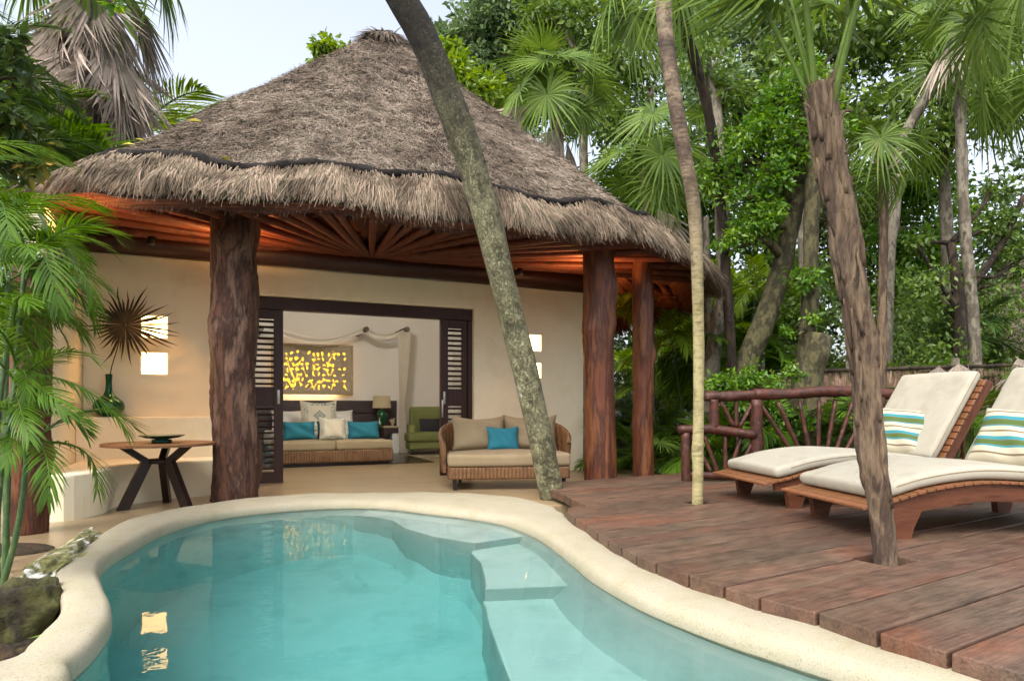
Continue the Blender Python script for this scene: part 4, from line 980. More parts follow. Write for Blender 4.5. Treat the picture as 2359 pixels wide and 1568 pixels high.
# ---- sun loungers
def sweep_pad(path, width, thick, rad, n=40, closed_round=0.05):
    P = crom(path, n); T_ = np.gradient(P, axis=0); T_ /= np.linalg.norm(T_, axis=1)[:, None]; N_ = np.stack([-T_[:, 1], T_[:, 0]], 1)
    sec = []
    for cx_, cz_, a0 in ((width / 2 - rad, thick / 2 - rad, 0), (-width / 2 + rad, thick / 2 - rad, 90), (-width / 2 + rad, -thick / 2 + rad, 180), (width / 2 - rad, -thick / 2 + rad, 270)):
        for q in range(5): a = R(a0 + 90 * q / 4); sec.append((cx_ + rad * math.cos(a), cz_ + rad * math.sin(a)))
    # add points along the top and bottom so the pad can crown
    sec2 = []
    for k in range(len(sec)):
        a, b = sec[k], sec[(k + 1) % len(sec)]; sec2.append(a)
        if abs(a[0] - b[0]) > 0.3:
            for q in range(1, 8): f_ = q / 8; sec2.append((a[0] + (b[0] - a[0]) * f_, a[1] + (b[1] - a[1]) * f_ + (0.012 * math.sin(math.pi * f_) if a[1] > 0 else 0)))
    sec = np.array(sec2); m = len(sec); V = []
    L = np.concatenate([[0], np.cumsum(np.linalg.norm(np.diff(P, axis=0), axis=1))])
    ends = [(-0.0, 0.55, 0.0), (0.012, 0.82, 0.3), (0.035, 0.97, 0.7)]
    rows = [(P[0] , 0.45, 0), (P[0] + T_[0] * 0.008, 0.78, 0), (P[0] + T_[0] * 0.03, 0.97, 0)]
    rings = [(P[0] - T_[0] * 0.0, N_[0], 0.42, 0.965), (P[0] + T_[0] * 0.010, N_[0], 0.80, 0.985), (P[0] + T_[0] * 0.032, N_[0], 0.97, 0.998)]
    rings += [(P[k], N_[k], 1.0, 1.0) for k in range(1, n - 1) if L[k] > 0.05 and L[-1] - L[k] > 0.05]
    rings += [(P[-1] - T_[-1] * 0.032, N_[-1], 0.97, 0.998), (P[-1] - T_[-1] * 0.010, N_[-1], 0.80, 0.985), (P[-1], N_[-1], 0.42, 0.965)]
    for p, nn, sz, sw in rings:
        for y_, h in sec: V.append((p[0] + nn[0] * h * sz, y_ * sw, p[1] + nn[1] * h * sz))
    k = len(rings); F = [(a * m + i, (a + 1) * m + i, (a + 1) * m + (i + 1) % m, a * m + (i + 1) % m) for a in range(k - 1) for i in range(m)]
    F += [tuple(range(m)), tuple(range(k * m - 1, (k - 1) * m - 1, -1))]
    return mesh(V, F, True)
SEAT = [(0.0, 0.245), (0.25, 0.295), (0.55, 0.37), (0.95, 0.415), (1.35, 0.40), (1.75, 0.36), (2.3, 0.36)]
LW = 1.12
def make_lounger(label, loc, rz):
    o = thing('sun_lounger', label, 'sun lounger', loc, rz, 'teak sun loungers on the deck')
    P = crom(SEAT, 60); T_ = np.gradient(P, axis=0); T_ /= np.linalg.norm(T_, axis=1)[:, None]; N_ = np.stack([-T_[:, 1], T_[:, 0]], 1)
    for y0 in (-LW / 2 + 0.035, LW / 2 - 0.08):
        top = P[3:] - N_[3:] * 0.026; dep = 0.07 + 0.06 * np.clip(np.linspace(0, 1, 57) / 0.15, 0, 1); bot = top - N_[3:] * dep[:, None]
        V = [(p[0], y, p[1]) for y in (y0, y0 + 0.045) for p in np.vstack([top, bot])]; n = 57; F = []
        for i in range(n - 1):
            F += [(i, i + 1, n + i + 1, n + i), (2 * n + i, 3 * n + i, 3 * n + i + 1, 2 * n + i + 1), (i, 2 * n + i, 2 * n + i + 1, i + 1), (n + i, n + i + 1, 3 * n + i + 1, 3 * n + i)]
        F += [(0, n, 3 * n, 2 * n), (n - 1, 3 * n - 1, 4 * n - 1, 2 * n - 1)]
        add('side_rail', mesh(V, F), 'teak_dark', o)
        for lx, top_z, fl in ((0.33, 0.24, 0.10), (2.12, 0.28, -0.03)):
            z1 = top_z - 0.01
            poly = [(lx - 0.06, 0.0), (lx + 0.06, 0.0), (lx + 0.085, 0.08), (lx + 0.16 if fl > 0 else lx + 0.075, z1), (lx - 0.10, z1), (lx - 0.075, 0.10)]
            yy = y0 - 0.012
            V = [(x_, y, z) for y in (yy, yy + 0.068) for x_, z in poly]; m = len(poly)
            add('leg', mesh(V, [tuple(range(m)), tuple(range(2 * m - 1, m - 1, -1))] + [(i, m + i, m + (i + 1) % m, (i + 1) % m) for i in range(m)]), 'teak_dark', o)
    sm = rbox(-0.033, 0.033, -LW / 2, LW / 2, -0.011, 0.011, 0.004, 1)
    L = np.concatenate([[0], np.cumsum(np.linalg.norm(np.diff(P, axis=0), axis=1))])
    for q in np.arange(0.03, L[-1] - 0.03, 0.0755):
        x_, z = np.interp(q, L, P[:, 0]), np.interp(q, L, P[:, 1]); k = int(np.searchsorted(L, q)); a = math.atan2(T_[min(k, 59)][1], T_[min(k, 59)][0])
        add('slat', sm, 'teak', o, (x_, 0, z - 0.012), (0, -a, 0))
    BA = R(59); bx, bz = 1.80, 0.375; bd = np.array([math.cos(BA), math.sin(BA)]); bn = np.array([-math.sin(BA), math.cos(BA)])
    bk = add('backrest', rbox(0.0, 1.02, -LW / 2 + 0.02, -LW / 2 + 0.065, -0.115, -0.023, 0.004, 1), 'teak_dark', o, (bx, 0, bz), (0, -BA, 0))
    add('back_rail', rbox(0.0, 1.02, LW / 2 - 0.065, LW / 2 - 0.02, -0.115, -0.023, 0.004, 1), 'teak_dark', bk)
    for q in np.arange(0.06, 1.02, 0.0755): add('slat', sm, 'teak', bk, (q, 0, -0.011))
    add('prop_bar', rbox(2.18, 2.22, -LW / 2 + 0.09, LW / 2 - 0.09, 0.27, 0.31), 'teak_dark', o)
    for s_ in (-1, 1): add('prop', tube([(2.2, s_ * 0.42, 0.29), (bx + bd[0] * 0.62 + 0.06, s_ * 0.42, bz + bd[1] * 0.62)], 0.016, 8, 3), 'teak_dark', o)
    off = 0.058
    sp_ = [(x_ , z) for x_, z in (P + N_ * off) if 0.11 < x_ < 1.80]
    mt = add('seat_pad', sweep_pad(sp_[::4] + [sp_[-1]], 1.04, 0.105, 0.042, 44), 'cream_fabric', o)
    b0 = np.array([bx, bz]) + bn * 0.062 + bd * 0.05
    bp = [tuple(b0 + bd * q) for q in (0.0, 0.3, 0.65, 1.0)]
    mb_ = add('back_pad', sweep_pad(bp, 1.04, 0.105, 0.042, 24), 'cream_fabric', o)
    pp = np.array(sp_[::4] + [sp_[-1]]); Nn = np.gradient(pp, axis=0); Nn = np.stack([-Nn[:, 1], Nn[:, 0]], 1); Nn /= np.linalg.norm(Nn, axis=1)[:, None]
    for s_ in (-1, 1):
        pth = [(q[0] + nn[0] * 0.018, s_ * 0.5205, q[1] + nn[1] * 0.018) for q, nn in zip(pp, Nn)]
        add('piping', tube(pth[1:-1], 0.0035, 5, 40), 'beige_fabric', mt)
        add('piping', tube([(p[0] + bn[0] * 0.018, s_ * 0.5205, p[1] + bn[1] * 0.018) for p in bp], 0.0035, 5, 16), 'beige_fabric', mb_)
    return o
LR = R(7.6)
lc = lambda fx, fy: (fx - 0.33 * math.cos(LR), fy - 0.33 * math.sin(LR), Z_DECK)
l1 = make_lounger('wooden sun lounger with cream pad nearest the pool edge', lc(2.78, 5.40), LR)
l2 = make_lounger('wooden sun lounger with cream pad beside the log railing', lc(2.62, 6.87), LR)
for lo, nm, rz_ in ((l1, 'striped turquoise and green cushion on the lounger nearest the pool', R(90 + 22)), (l2, 'striped turquoise and green cushion on the lounger by the railing', R(90 + 30))):
    o = add('striped_cushion', pillow(0.66, 0.56, 0.18, 18, 5, 0.05), 'stripes')
    # local: cushion stands facing the foot end and leans on the back pad
    o.matrix_basis = lo.matrix_basis @ Matrix.Translation((1.70, -0.08 if lo is l2 else 0.0, 0.50)) @ Matrix.Rotation(rz_ - R(180), 4, 'Z') @ Matrix.Rotation(R(-33), 4, 'X') @ Matrix.Rotation(R(4), 4, 'Y') @ Matrix.Translation((0, 0, 0.24))
    tag(o, nm, 'cushion', 'striped cushions on the loungers')

# ---- railing of logs behind the loungers
YR = 8.7
rl = thing('log_railing', 'red brown log railing with fanned sticks behind the loungers', 'railing', tuple(W(1743, 1100, YR)))
rb = np.array(rl.location)
def log(name, pts, rad, seed, Y=YR, n=14):
    P = np.array([W(*p, Y) for p in pts]) - rb
    add(name, tube(P, rad, 12, n, rough=0.05, seed=seed, knots=2), 'rail_wood', rl)
zd = HY + FPX * (CAMZ - Z_DECK + 0.1) / YR
log('top_rail', [(1622, 913), (1680, 912), (1742, 909)], [0.066, 0.07, 0.066], 1)
log('top_rail', [(1738, 908), (1820, 907), (1900, 901), (1980, 902), (2060, 908), (2180, 910)], [0.078, 0.07, 0.072, 0.066, 0.07], 2, n=40)
log('post', [(1645, 920), (1646, 985)], [0.062, 0.066], 3, YR - 0.02)
log('post', [(1743, 920), (1744, zd)], [0.082, 0.085], 4, YR)
log('post', [(1580, 996), (1581, zd + 10)], [0.058, 0.062], 5, YR - 0.02)
log('post', [(2022, 915), (2022, zd)], [0.09, 0.09], 6)
log('middle_rail', [(1562, 989), (1640, 988), (1700, 996), (1742, 1002)], [0.056, 0.06, 0.062], 7, YR - 0.03)
log('bottom_rail', [(1572, 1093), (1660, 1095), (1740, 1097)], [0.05, 0.05], 8)
log('bottom_rail', [(1745, 1072), (1880, 1075), (2020, 1072)], [0.05, 0.05], 9)
for k, (a, b) in enumerate([((1660, 922), (1692, 984)), ((1697, 922), (1697, 984)), ((1737, 924), (1704, 984)), ((1592, 1000), (1640, 1092)), ((1622, 1000), (1655, 1092)), ((1671, 1002), (1672, 1092)), ((1708, 1006), (1680, 1092)), ((1738, 1010), (1712, 1065)), ((1752, 930), (1845, 1072)), ((1792, 925), (1858, 1072)), ((1842, 924), (1872, 1072)), ((1888, 922), (1884, 1072)), ((1925, 922), (1900, 1072)), ((1965, 925), (1915, 1072)), ((2004, 930), (1932, 1072)), ((2040, 930), (2090, 1060)), ((2085, 925), (2110, 1060))]):
    log('baluster', [a, b], [0.026, 0.03], 20 + k, YR, 8)

# ================================================================ inside the room
def room(name, label, cat, s, d, z=0.0, rz=0.0): return thing(name, label, cat, at_h(s, d, z), HA + rz)
day = room('daybed_sofa', 'wicker daybed sofa with two grey beige seat cushions inside the room', 'sofa', 0.12, 2.65)
SW, SD = 2.13, 0.85
add('wicker_base', basket([(0, 0.02), (0.02, 0), (SW - 0.02, 0), (SW, 0.02), (SW, SD), (0, SD)], 0.06, 0.285, 0.045, 0.010), 'rattan_sofa', day)
add('plinth', rbox(0.05, SW - 0.06, 0.05, SD - 0.05, 0.012, 0.06), 'black_wood', day)
add('seat_cushion', cushion_box(0.0, SW / 2 - 0.003, -0.015, SD - 0.02, 0.287, 0.455, 0.05, 0.015, 7), 'sofa_fabric', day)
add('seat_cushion', cushion_box(SW / 2 + 0.003, SW, -0.015, SD - 0.02, 0.287, 0.455, 0.05, 0.015, 8), 'sofa_fabric', day)
bed = room('bed', 'white bed behind the daybed against the dark headboard', 'bed', 0.15, 3.55)
add('bed_base', rbox(0.05, 2.0, 0.03, 2.2, 0.013, 0.25, 0.01, 1), 'headboard', bed)
add('mattress', cushion_box(0.02, 2.03, 0.0, 2.25, 0.25, 0.56, 0.06, 0.02, 9), 'white_linen', bed)
hb = room('headboard', 'dark plank headboard along the bedroom wall', 'headboard', 0.0, 5.86)
for k in range(4): add('board', rbox(0, 3.17, -0.03 - 0.006 * (k % 2), 0.08, 0.016 + k * 0.305, 0.316 + k * 0.305, 0.006, 1), 'headboard', hb)
def rp(name, label, px, py_bot, d, w, h, t, m, lean, seed, rz=0.0, z=None, roll=0.0, dent=0.03):
    s, zz = hs(px, py_bot, d); root = room('tmp', 'x', 'x', s, d); o = put_pillow(name, label, root, w, h, t, m, (0, 0, zz if z is None else z), lean, rz, seed, 0.06, dent, roll); bpy.data.objects.remove(root); return o
rp('bed_pillow', 'white bed pillow at the left against the headboard', 668, 985, 5.35, 0.75, 0.50, 0.2, 'white_linen', R(22), 21, z=0.56)
rp('bed_pillow', 'white bed pillow at the right against the headboard', 778, 985, 5.35, 0.75, 0.50, 0.2, 'white_linen', R(22), 22, z=0.56)
rp('embroidered_cushion', 'large cream cushion with blue diamond emblem on the bed', 737, 1000, 4.45, 0.76, 0.72, 0.2, 'embroidered_large', R(16), 23, z=0.55, dent=0.05)
rp('throw_cushion', 'dark teal cushion at the left end of the daybed', 690, 1014, 3.28, 0.60, 0.37, 0.16, 'teal_fabric', R(14), 24, z=0.462)
rp('throw_cushion', 'teal cushion half hidden behind the small embroidered one', 765, 1014, 3.40, 0.56, 0.37, 0.12, 'teal_shade', R(10), 25, z=0.462)
rp('throw_cushion', 'bright teal cushion at the right end of the daybed', 839, 1012, 3.22, 0.62, 0.37, 0.16, 'teal_fabric', R(16), 26, rz=R(-3), z=0.462)
rp('embroidered_cushion', 'small cream cushion with scroll border standing on the daybed', 767, 1014, 3.05, 0.50, 0.46, 0.15, 'embroidered_small', R(18), 27, z=0.464, roll=R(2))
# carved backlit panel
pan = room('carved_panel', 'backlit carved wooden panel glowing yellow above the bed', 'panel', 0.36, 5.93)
PW, PH, nx_, nz_ = 1.74, 1.05, 116, 70
gpn = np.random.default_rng(44); X, Z = np.meshgrid((np.arange(nx_) + 0.5) / nx_ * PW, (np.arange(nz_) + 0.5) / nz_ * PH, indexing='ij'); H_ = np.zeros((nx_, nz_), bool)
cells = [(i, j) for i in range(13) for j in range(7)]
for i, j in cells:
    if gpn.random() < 0.12: continue
    cx_, cz_ = 0.12 + (i + 0.5 + gpn.normal(0, 0.14)) * (PW - 0.24) / 13, 0.1 + (j + 0.5 + gpn.normal(0, 0.14)) * (PH - 0.2) / 7
    a = gpn.uniform(0, 3.14); rx, rz_ = gpn.uniform(0.025, 0.052), gpn.uniform(0.014, 0.030)
    u_ = (X - cx_) * math.cos(a) + (Z - cz_) * math.sin(a); v_ = -(X - cx_) * math.sin(a) + (Z - cz_) * math.cos(a) + gpn.normal(0, 8) * ((X - cx_) ** 2)
    ang = np.arctan2(v_, u_); H_ |= (u_ / rx) ** 2 + (v_ / rz_) ** 2 < (1 + 0.25 * np.sin(3 * ang + gpn.uniform(0, 6)))
H_[:4] = False; H_[-4:] = False; H_[:, :4] = False; H_[:, -4:] = False
V, F = slab(np.linspace(0, PW, nx_ + 1), np.linspace(1.41, 1.41 + PH, nz_ + 1), lambda i, j: H_[i, j], -0.12, -0.09)
add('fretwork', mesh(V, F), 'carved_wood', pan)
for x0, x1, z0, z1 in ((-0.03, PW + 0.03, 1.36, 1.41), (-0.03, PW + 0.03, 1.41 + PH, 1.46 + PH), (-0.03, 0.02, 1.41, 1.41 + PH), (PW - 0.02, PW + 0.03, 1.41, 1.41 + PH)):
    add('frame', rbox(x0, x1, -0.145, -0.10, z0, z1, 0.008, 1), 'carved_wood', pan)
add('back_light', rbox(0.0, PW, 0.0, 0.01, 1.40, 1.41 + PH), 'panel_glow', pan)
add('strip_light', rbox(0.25, PW - 0.35, -0.055, -0.03, 1.43, 1.455), 'strip_glow', pan)
# bedside table, lamp and small things
s0, _ = hs(884, 982, 5.3); s1, zt = hs(921, 982, 5.3)
ns = room('bedside_table', 'narrow bedside table at the right of the bed', 'table', s0, 5.3)
nw = s1 - s0
add('table_top', rbox(0, nw, 0, 0.5, 0.60, 0.635, 0.004, 1), 'lamp_shade', ns); add('drawer', rbox(0.02, nw - 0.02, 0.02, 0.48, 0.47, 0.598), 'headboard', ns)
add('leg_panel', rbox(nw - 0.16, nw - 0.01, 0.03, 0.47, 0.015, 0.469), 'white_linen', ns); add('leg_panel', rbox(0.02, 0.1, 0.03, 0.47, 0.015, 0.469), 'headboard', ns)
sl, _ = hs(880, 980, 5.5)
lamp = room('table_lamp', 'unlit table lamp with cream shade and green ceramic base', 'lamp', sl, 5.5, 0.637)
add('base', lathe([(0, 0), (0.07, 0), (0.075, 0.02), (0.10, 0.12), (0.128, 0.24), (0.12, 0.31), (0.07, 0.37), (0.05, 0.39), (0.03, 0.40), (0, 0.40)], 28), 'green_glaze', lamp)
add('shade', lathe([(0.215, 0.42), (0.19, 0.70), (0.185, 0.70), (0.21, 0.42)], 32), 'lamp_shade', lamp); add('stem', lathe([(0.01, 0.39), (0.01, 0.62), (0, 0.62)], 8), 'metal', lamp)
sb, _ = hs(875, 980, 5.38); tag(add('glass_bottle', lathe([(0, 0), (0.035, 0), (0.036, 0.08), (0.016, 0.12), (0.013, 0.19), (0.018, 0.2), (0, 0.2)], 18), 'metal', None, at_h(sb, 5.38, 0.637)), 'small glass carafe in front of the green lamp', 'bottle')
sb, _ = hs(905, 980, 5.45)
gc = np.random.default_rng(5); parts = [tube_vf(np.array([(0, 0, 0), v * 0.5 + np.array([0, 0, 0.03]), v]) * 1.0, [0.018, 0.014, 0.008], 6, 6, rough=0.2, seed=q) for q, v in enumerate(np.c_[gc.normal(0, 0.05, (16, 2)), gc.uniform(0.08, 0.2, 16)])]
V, Q, T_ = join_vf(parts); tag(add('coral_ornament', npmesh(V, Q, True, 'coral', T_), 'lamp_shade', None, at_h(sb, 5.45, 0.638)), 'pale coral ornament on the bedside table', 'ornament')
# armchair
s0, _ = hs(940, 1040, 4.7)
ch = room('armchair', 'olive green armchair in the corner of the room', 'armchair', s0, 4.55, 0.004, R(-4))
add('seat_base', rbox(0.0, 0.95, 0.0, 0.8, 0.13, 0.30, 0.03, 3), 'olive_fabric', ch); add('seat_cushion', cushion_box(-0.03, 0.98, -0.06, 0.7, 0.30, 0.49, 0.06, 0.02, 12), 'olive_fabric', ch)
add('backrest', cushion_box(0.16, 0.98, 0.66, 0.86, 0.30, 1.08, 0.085, 0.0, 13), 'olive_fabric', ch)
for x0 in (0.02, 0.80): add('armrest', rbox(x0, x0 + 0.17, 0.16, 0.8, 0.30, 0.68, 0.07, 4), 'olive_fabric', ch)
for lx, ly in ((0.07, 0.06), (0.88, 0.06), (0.07, 0.74), (0.88, 0.74)): add('leg', lathe([(0.0, 0.0), (0.035, 0.0), (0.04, 0.03), (0.025, 0.06), (0.04, 0.13), (0.0, 0.13)], 12), 'black_wood', ch, (lx, ly, 0))
o = put_pillow('throw_cushion', 'charcoal cushion on the olive armchair', None, 0.5, 0.34, 0.14, 'charcoal_fabric', (0, 0, 0), R(18), 0, 30); o.matrix_basis = Matrix.Translation(at_h(s0, 4.55, 0.004)) @ Matrix.Rotation(HA - R(4), 4, 'Z') @ Matrix.Translation((0.58, 0.44, 0.495)) @ Matrix.Rotation(R(-18), 4, 'X') @ Matrix.Translation((0, 0, 0.16))
tag(add('rug', rbox(0, 1.5, -0.9, 1.0, 0.003, 0.011), 'rug', None, at_h(3.12, 4.7), (0, 0, HA)), 'pale rug under the olive armchair', 'rug')
# canopy: sheer cloth slung over log stubs, with a tied drape
can = room('bed_canopy', 'sheer white canopy swag over wooden stubs above the bed', 'canopy', 0, 5.0)
def hl(px, py, d): s, z = hs(px, py, d); return np.array([s, d - 5.0, z])
sw = crom([hl(560, 765, 5.0), hl(600, 745, 5.0), hl(650, 757, 5.0), hl(700, 772, 5.0), hl(750, 779, 5.0), hl(800, 770, 5.0), hl(841, 756, 5.0), hl(868, 768, 5.0), hl(897, 770, 5.0), hl(920, 763, 5.0), hl(940, 756, 5.0)], 120)
V = []; nk = 7
for k in range(nk):
    f_ = k / (nk - 1); off = 0.05 * np.sin(f_ * 9 + np.arange(120) * 0.05); V.append(sw + np.c_[np.zeros(120), off * 0.5 + f_ * 0.12, -f_ * 0.14 * (0.5 + 0.5 * np.abs(np.sin(np.arange(120) * 0.045)))])
add('swag', npmesh(np.vstack(V), [(a * 120 + i, a * 120 + i + 1, (a + 1) * 120 + i + 1, (a + 1) * 120 + i) for a in range(nk - 1) for i in range(119)], True), 'sheer', can)
top_, tie, bot = hl(933, 765, 5.0), hl(926, 938, 5.0), hl(930, 1043, 5.0); V = []; nc = 60
for f_ in np.linspace(0, 1, 30):
    if f_ < 0.62: q = f_ / 0.62; c_ = top_ + (tie - top_) * q; w = 0.30 - 0.20 * q ** 1.5
    else: q = (f_ - 0.62) / 0.38; c_ = tie + (bot - tie) * q; w = 0.10 + 0.10 * q ** 0.5
    x_ = np.linspace(-0.5, 0.5, nc); V.append(np.c_[c_[0] + x_ * w, c_[1] + 0.035 * np.sin(x_ * 44 + f_), np.full(nc, c_[2])])
add('drape', npmesh(np.vstack(V), [(a * nc + i, a * nc + i + 1, (a + 1) * nc + i + 1, (a + 1) * nc + i) for a in range(29) for i in range(nc - 1)], True), 'sheer', can)
add('tie', tube([(tie[0] - 0.06, tie[1] - 0.05, tie[2] + 0.01), (tie[0] + 0.06, tie[1] - 0.05, tie[2] - 0.01)], 0.012, 8, 3), 'sheer', can)
for px in (848, 942, 604):
    a = hl(px - 3, 758, 4.92); add('log_stub', tube([(a[0], -0.08, a[2]), (a[0], 0.93, a[2] - 0.02)], [0.06, 0.055], 12, 6, rough=0.04, seed=px), 'bark_grey', can)
# added fill lamp to brighten the bedroom, out of view above the door
cl = room('added_fill_lamp', 'added round fill lamp under the bedroom ceiling, out of view', 'lamp', 1.3, 0.75, 3.32)
add('diffuser', lathe([(0, -0.06), (0.08, -0.05), (0.12, -0.02), (0.12, 0.02), (0, 0.02)], 28), 'fill_lamp_glow', cl)
ld = bpy.data.lights.new('room_fill_light', 'POINT'); ld.energy, ld.color, ld.shadow_soft_size = 72, (1.0, 0.97, 0.94), 0.15
lo = bpy.data.objects.new('room_fill_light', ld); lo.location = (0, 0, -0.2); lo.parent = cl; COL.objects.link(lo)

# ================================================================ plants
def frond_vf(L, nl, ll, bend, seed, droop=0.5, wid=0.032, t0=0.14, vee=0.35, fwd=(62, 22)):
    """feather leaf: base at the origin, heading +x, arching down"""
    g = np.random.default_rng(seed); t = np.linspace(0, 1, 30); ph = -bend * t ** 1.4
    x = np.concatenate([[0], np.cumsum(np.cos(ph[1:]) * L / 29)]); z = np.concatenate([[0], np.cumsum(np.sin(ph[1:]) * L / 29)])
    side = 0.03 * L * np.sin(t * 2.5 + g.uniform(0, 6)); side -= side[0]
    P = np.stack([x, side, z], 1); parts = [tube_vf(P[::3], [0.012 * L ** 0.5, 0.008 * L ** 0.5, 0.002], 5, cap=False)]
    Vv, Q, Tt = [], [], []; o = 0
    for s in (-1, 1):
        for k in range(nl):
            f = t0 + (1 - t0) * (k + g.uniform(-0.3, 0.3)) / nl; f = min(max(f, 0.02), 0.995)
            p = np.array([np.interp(f, t, P[:, q]) for q in range(3)]); a = np.interp(f, t, ph); T = np.array([math.cos(a), 0, math.sin(a)]); N = np.array([-math.sin(a), 0, math.cos(a)])
            q = R(fwd[0] + (fwd[1] - fwd[0]) * f + g.normal(0, 4)); v = vee * g.normal(1, 0.25)
            D = T * math.cos(q) + np.array([0, s, 0]) * math.sin(q) * math.cos(v) + N * math.sin(q) * math.sin(v)
            l = ll * (0.45 + 0.55 * math.sin(math.pi * min(1, 0.18 + 0.86 * (f - t0) / (1 - t0)))) * g.uniform(0.88, 1.08)
            w = wid * g.uniform(0.85, 1.15); U = np.cross(D, N); U = U / np.linalg.norm(U); dr = droop * g.uniform(0.7, 1.3)
            rows = []
            for h, wf in ((0, 0.35), (0.35, 1.0), (0.7, 0.75)):
                c = p + D * l * h - np.array([0, 0, dr * l * h * h]); rows += [c - U * w * wf / 2, c + U * w * wf / 2]
            rows.append(p + D * l * 0.98 - np.array([0, 0, dr * l * 0.98]))
            Vv += rows; Q += [(o, o + 1, o + 3, o + 2), (o + 2, o + 3, o + 5, o + 4)]; Tt.append((o + 4, o + 5, o + 6)); o += 7
    parts.append((np.array(Vv), np.array(Q), np.array(Tt))); return join_vf(parts)
def fan_vf(Lp, Rr, ns, seed, spread=160, droop=0.35, tilt=50, wid=0.055, petbend=0.25, ragged=0.1, cup=0.15, pr=0.016):
    """fan leaf: stalk from the origin along +x, blade at its end tilted to face outward"""
    g = np.random.default_rng(seed); t = np.linspace(0, 1, 10); ph = -petbend * t
    x = np.concatenate([[0], np.cumsum(np.cos(ph[1:]) * Lp / 9)]); z = np.concatenate([[0], np.cumsum(np.sin(ph[1:]) * Lp / 9)])
    P = np.stack([x, 0 * x, z], 1); parts = [tube_vf(P, [pr, pr * 0.7], 6, cap=False)]
    hub = P[-1]; a0 = -petbend - R(tilt); X = np.array([math.cos(a0), 0, math.sin(a0)]); Nn = np.array([-math.sin(a0), 0, math.cos(a0)]); Yv = np.array([0, 1.0, 0])
    Vv, Q, Tt = [], [], []; o = 0
    for k in range(ns):
        a = R(-spread + 2 * spread * (k + 0.5) / ns + g.normal(0, 1.2)); D = X * math.cos(a) + Yv * math.sin(a); D = D + Nn * cup; D /= np.linalg.norm(D)
        U = np.cross(Nn, D); U /= np.linalg.norm(U); U = U + Nn * (0.35 if k % 2 else -0.35); U /= np.linalg.norm(U)
        l = Rr * (0.72 + 0.28 * math.cos(a * 0.55)) * g.uniform(1 - ragged, 1 + ragged); w = wid * Rr; dr = droop * g.uniform(0.6, 1.4)
        rows = []
        for h, wf in ((0.02, 0.12), (0.42, 1.0), (0.72, 0.62)):
            c = hub + D * l * h - np.array([0, 0, dr * l * h ** 2.6]); rows += [c - U * w * wf / 2, c + U * w * wf / 2]
        rows.append(hub + D * l + g.normal(0, 0.02, 3) - np.array([0, 0, dr * l])); Vv += rows
        Q += [(o, o + 1, o + 3, o + 2), (o + 2, o + 3, o + 5, o + 4)]; Tt.append((o + 4, o + 5, o + 6)); o += 7
    parts.append((np.array(Vv), np.array(Q), np.array(Tt))); return join_vf(parts)
LIB = {}
def lib(key, m, vf):
    V, Q, T = vf; me = npmesh(V, Q, False, key, T); me.materials.append(MATS[m]); LIB.setdefault(key, []).append(me)
for s in range(4):
    for key, m in (('areca', 'leaf_areca'), ('areca_dark', 'leaf_areca_dark'), ('areca_yellow', 'leaf_yellow')):
        lib(key, m, frond_vf(1.0, 36, 0.34, 1.1 + 0.18 * s, 10 + s, 0.45, 0.022))
    lib('areca_near', 'leaf_areca', frond_vf(1.0, 25, 0.30, 1.1 + 0.25 * s, 70 + s, 0.4, 0.019, 0.15, 0.2, (58, 20)))
    lib('fan_stalk', 'leaf_fan', fan_vf(0.85, 0.8, 40, 90 + s, 140, 0.6, 30, 0.045, 0.12, 0.1, 0.15, 0.018))
    lib('dead_blade', 'dead_leaf', fan_vf(0.04, 0.95, 34, 80 + s, 48, 0.2, 10, 0.05, 0.0, 0.3, 0.05))
    lib('blue_frond', 'leaf_blue', frond_vf(1.0, 40, 0.40, 1.2 + 0.15 * s, 60 + s, 0.7, 0.02))
    lib('coco', 'leaf_yellow', frond_vf(1.0, 46, 0.30, 1.0 + 0.2 * s, 30 + s, 0.4, 0.015, 0.2, 0.2))
    lib('fan', 'leaf_fan', fan_vf(0.8, 0.8, 38, 40 + s, 165, 0.35, 45 + 8 * s))
    lib('fan_dark', 'leaf_fan_dark', fan_vf(0.8, 0.85, 38, 44 + s, 165, 0.45, 45 + 8 * s))
    lib('fan_weep', 'leaf_fan', fan_vf(0.7, 1.0, 40, 48 + s, 140, 0.75, 35, 0.05))
    lib('dead', 'dead_leaf', fan_vf(0.5, 0.95, 34, 52 + s, 40, 0.15, 10, 0.045, 1.0, 0.3, 0.05))
def put(key, g, parent, loc, az, el, scale, roll=0.0, name='frond'):
    me = LIB[key][int(g.integers(len(LIB[key])))]
    o = add(name, me, None, parent, loc, (0, 0, 0), scale)
    o.rotation_euler = (Matrix.Rotation(az, 3, 'Z') @ Matrix.Rotation(-el, 3, 'Y') @ Matrix.Rotation(roll, 3, 'X')).to_euler()
    return o
def rooted(path):
    P = np.array(path, float)
    return P if P[0][2] < 0.3 else np.vstack([[P[0][0], P[0][1], -0.35], P])
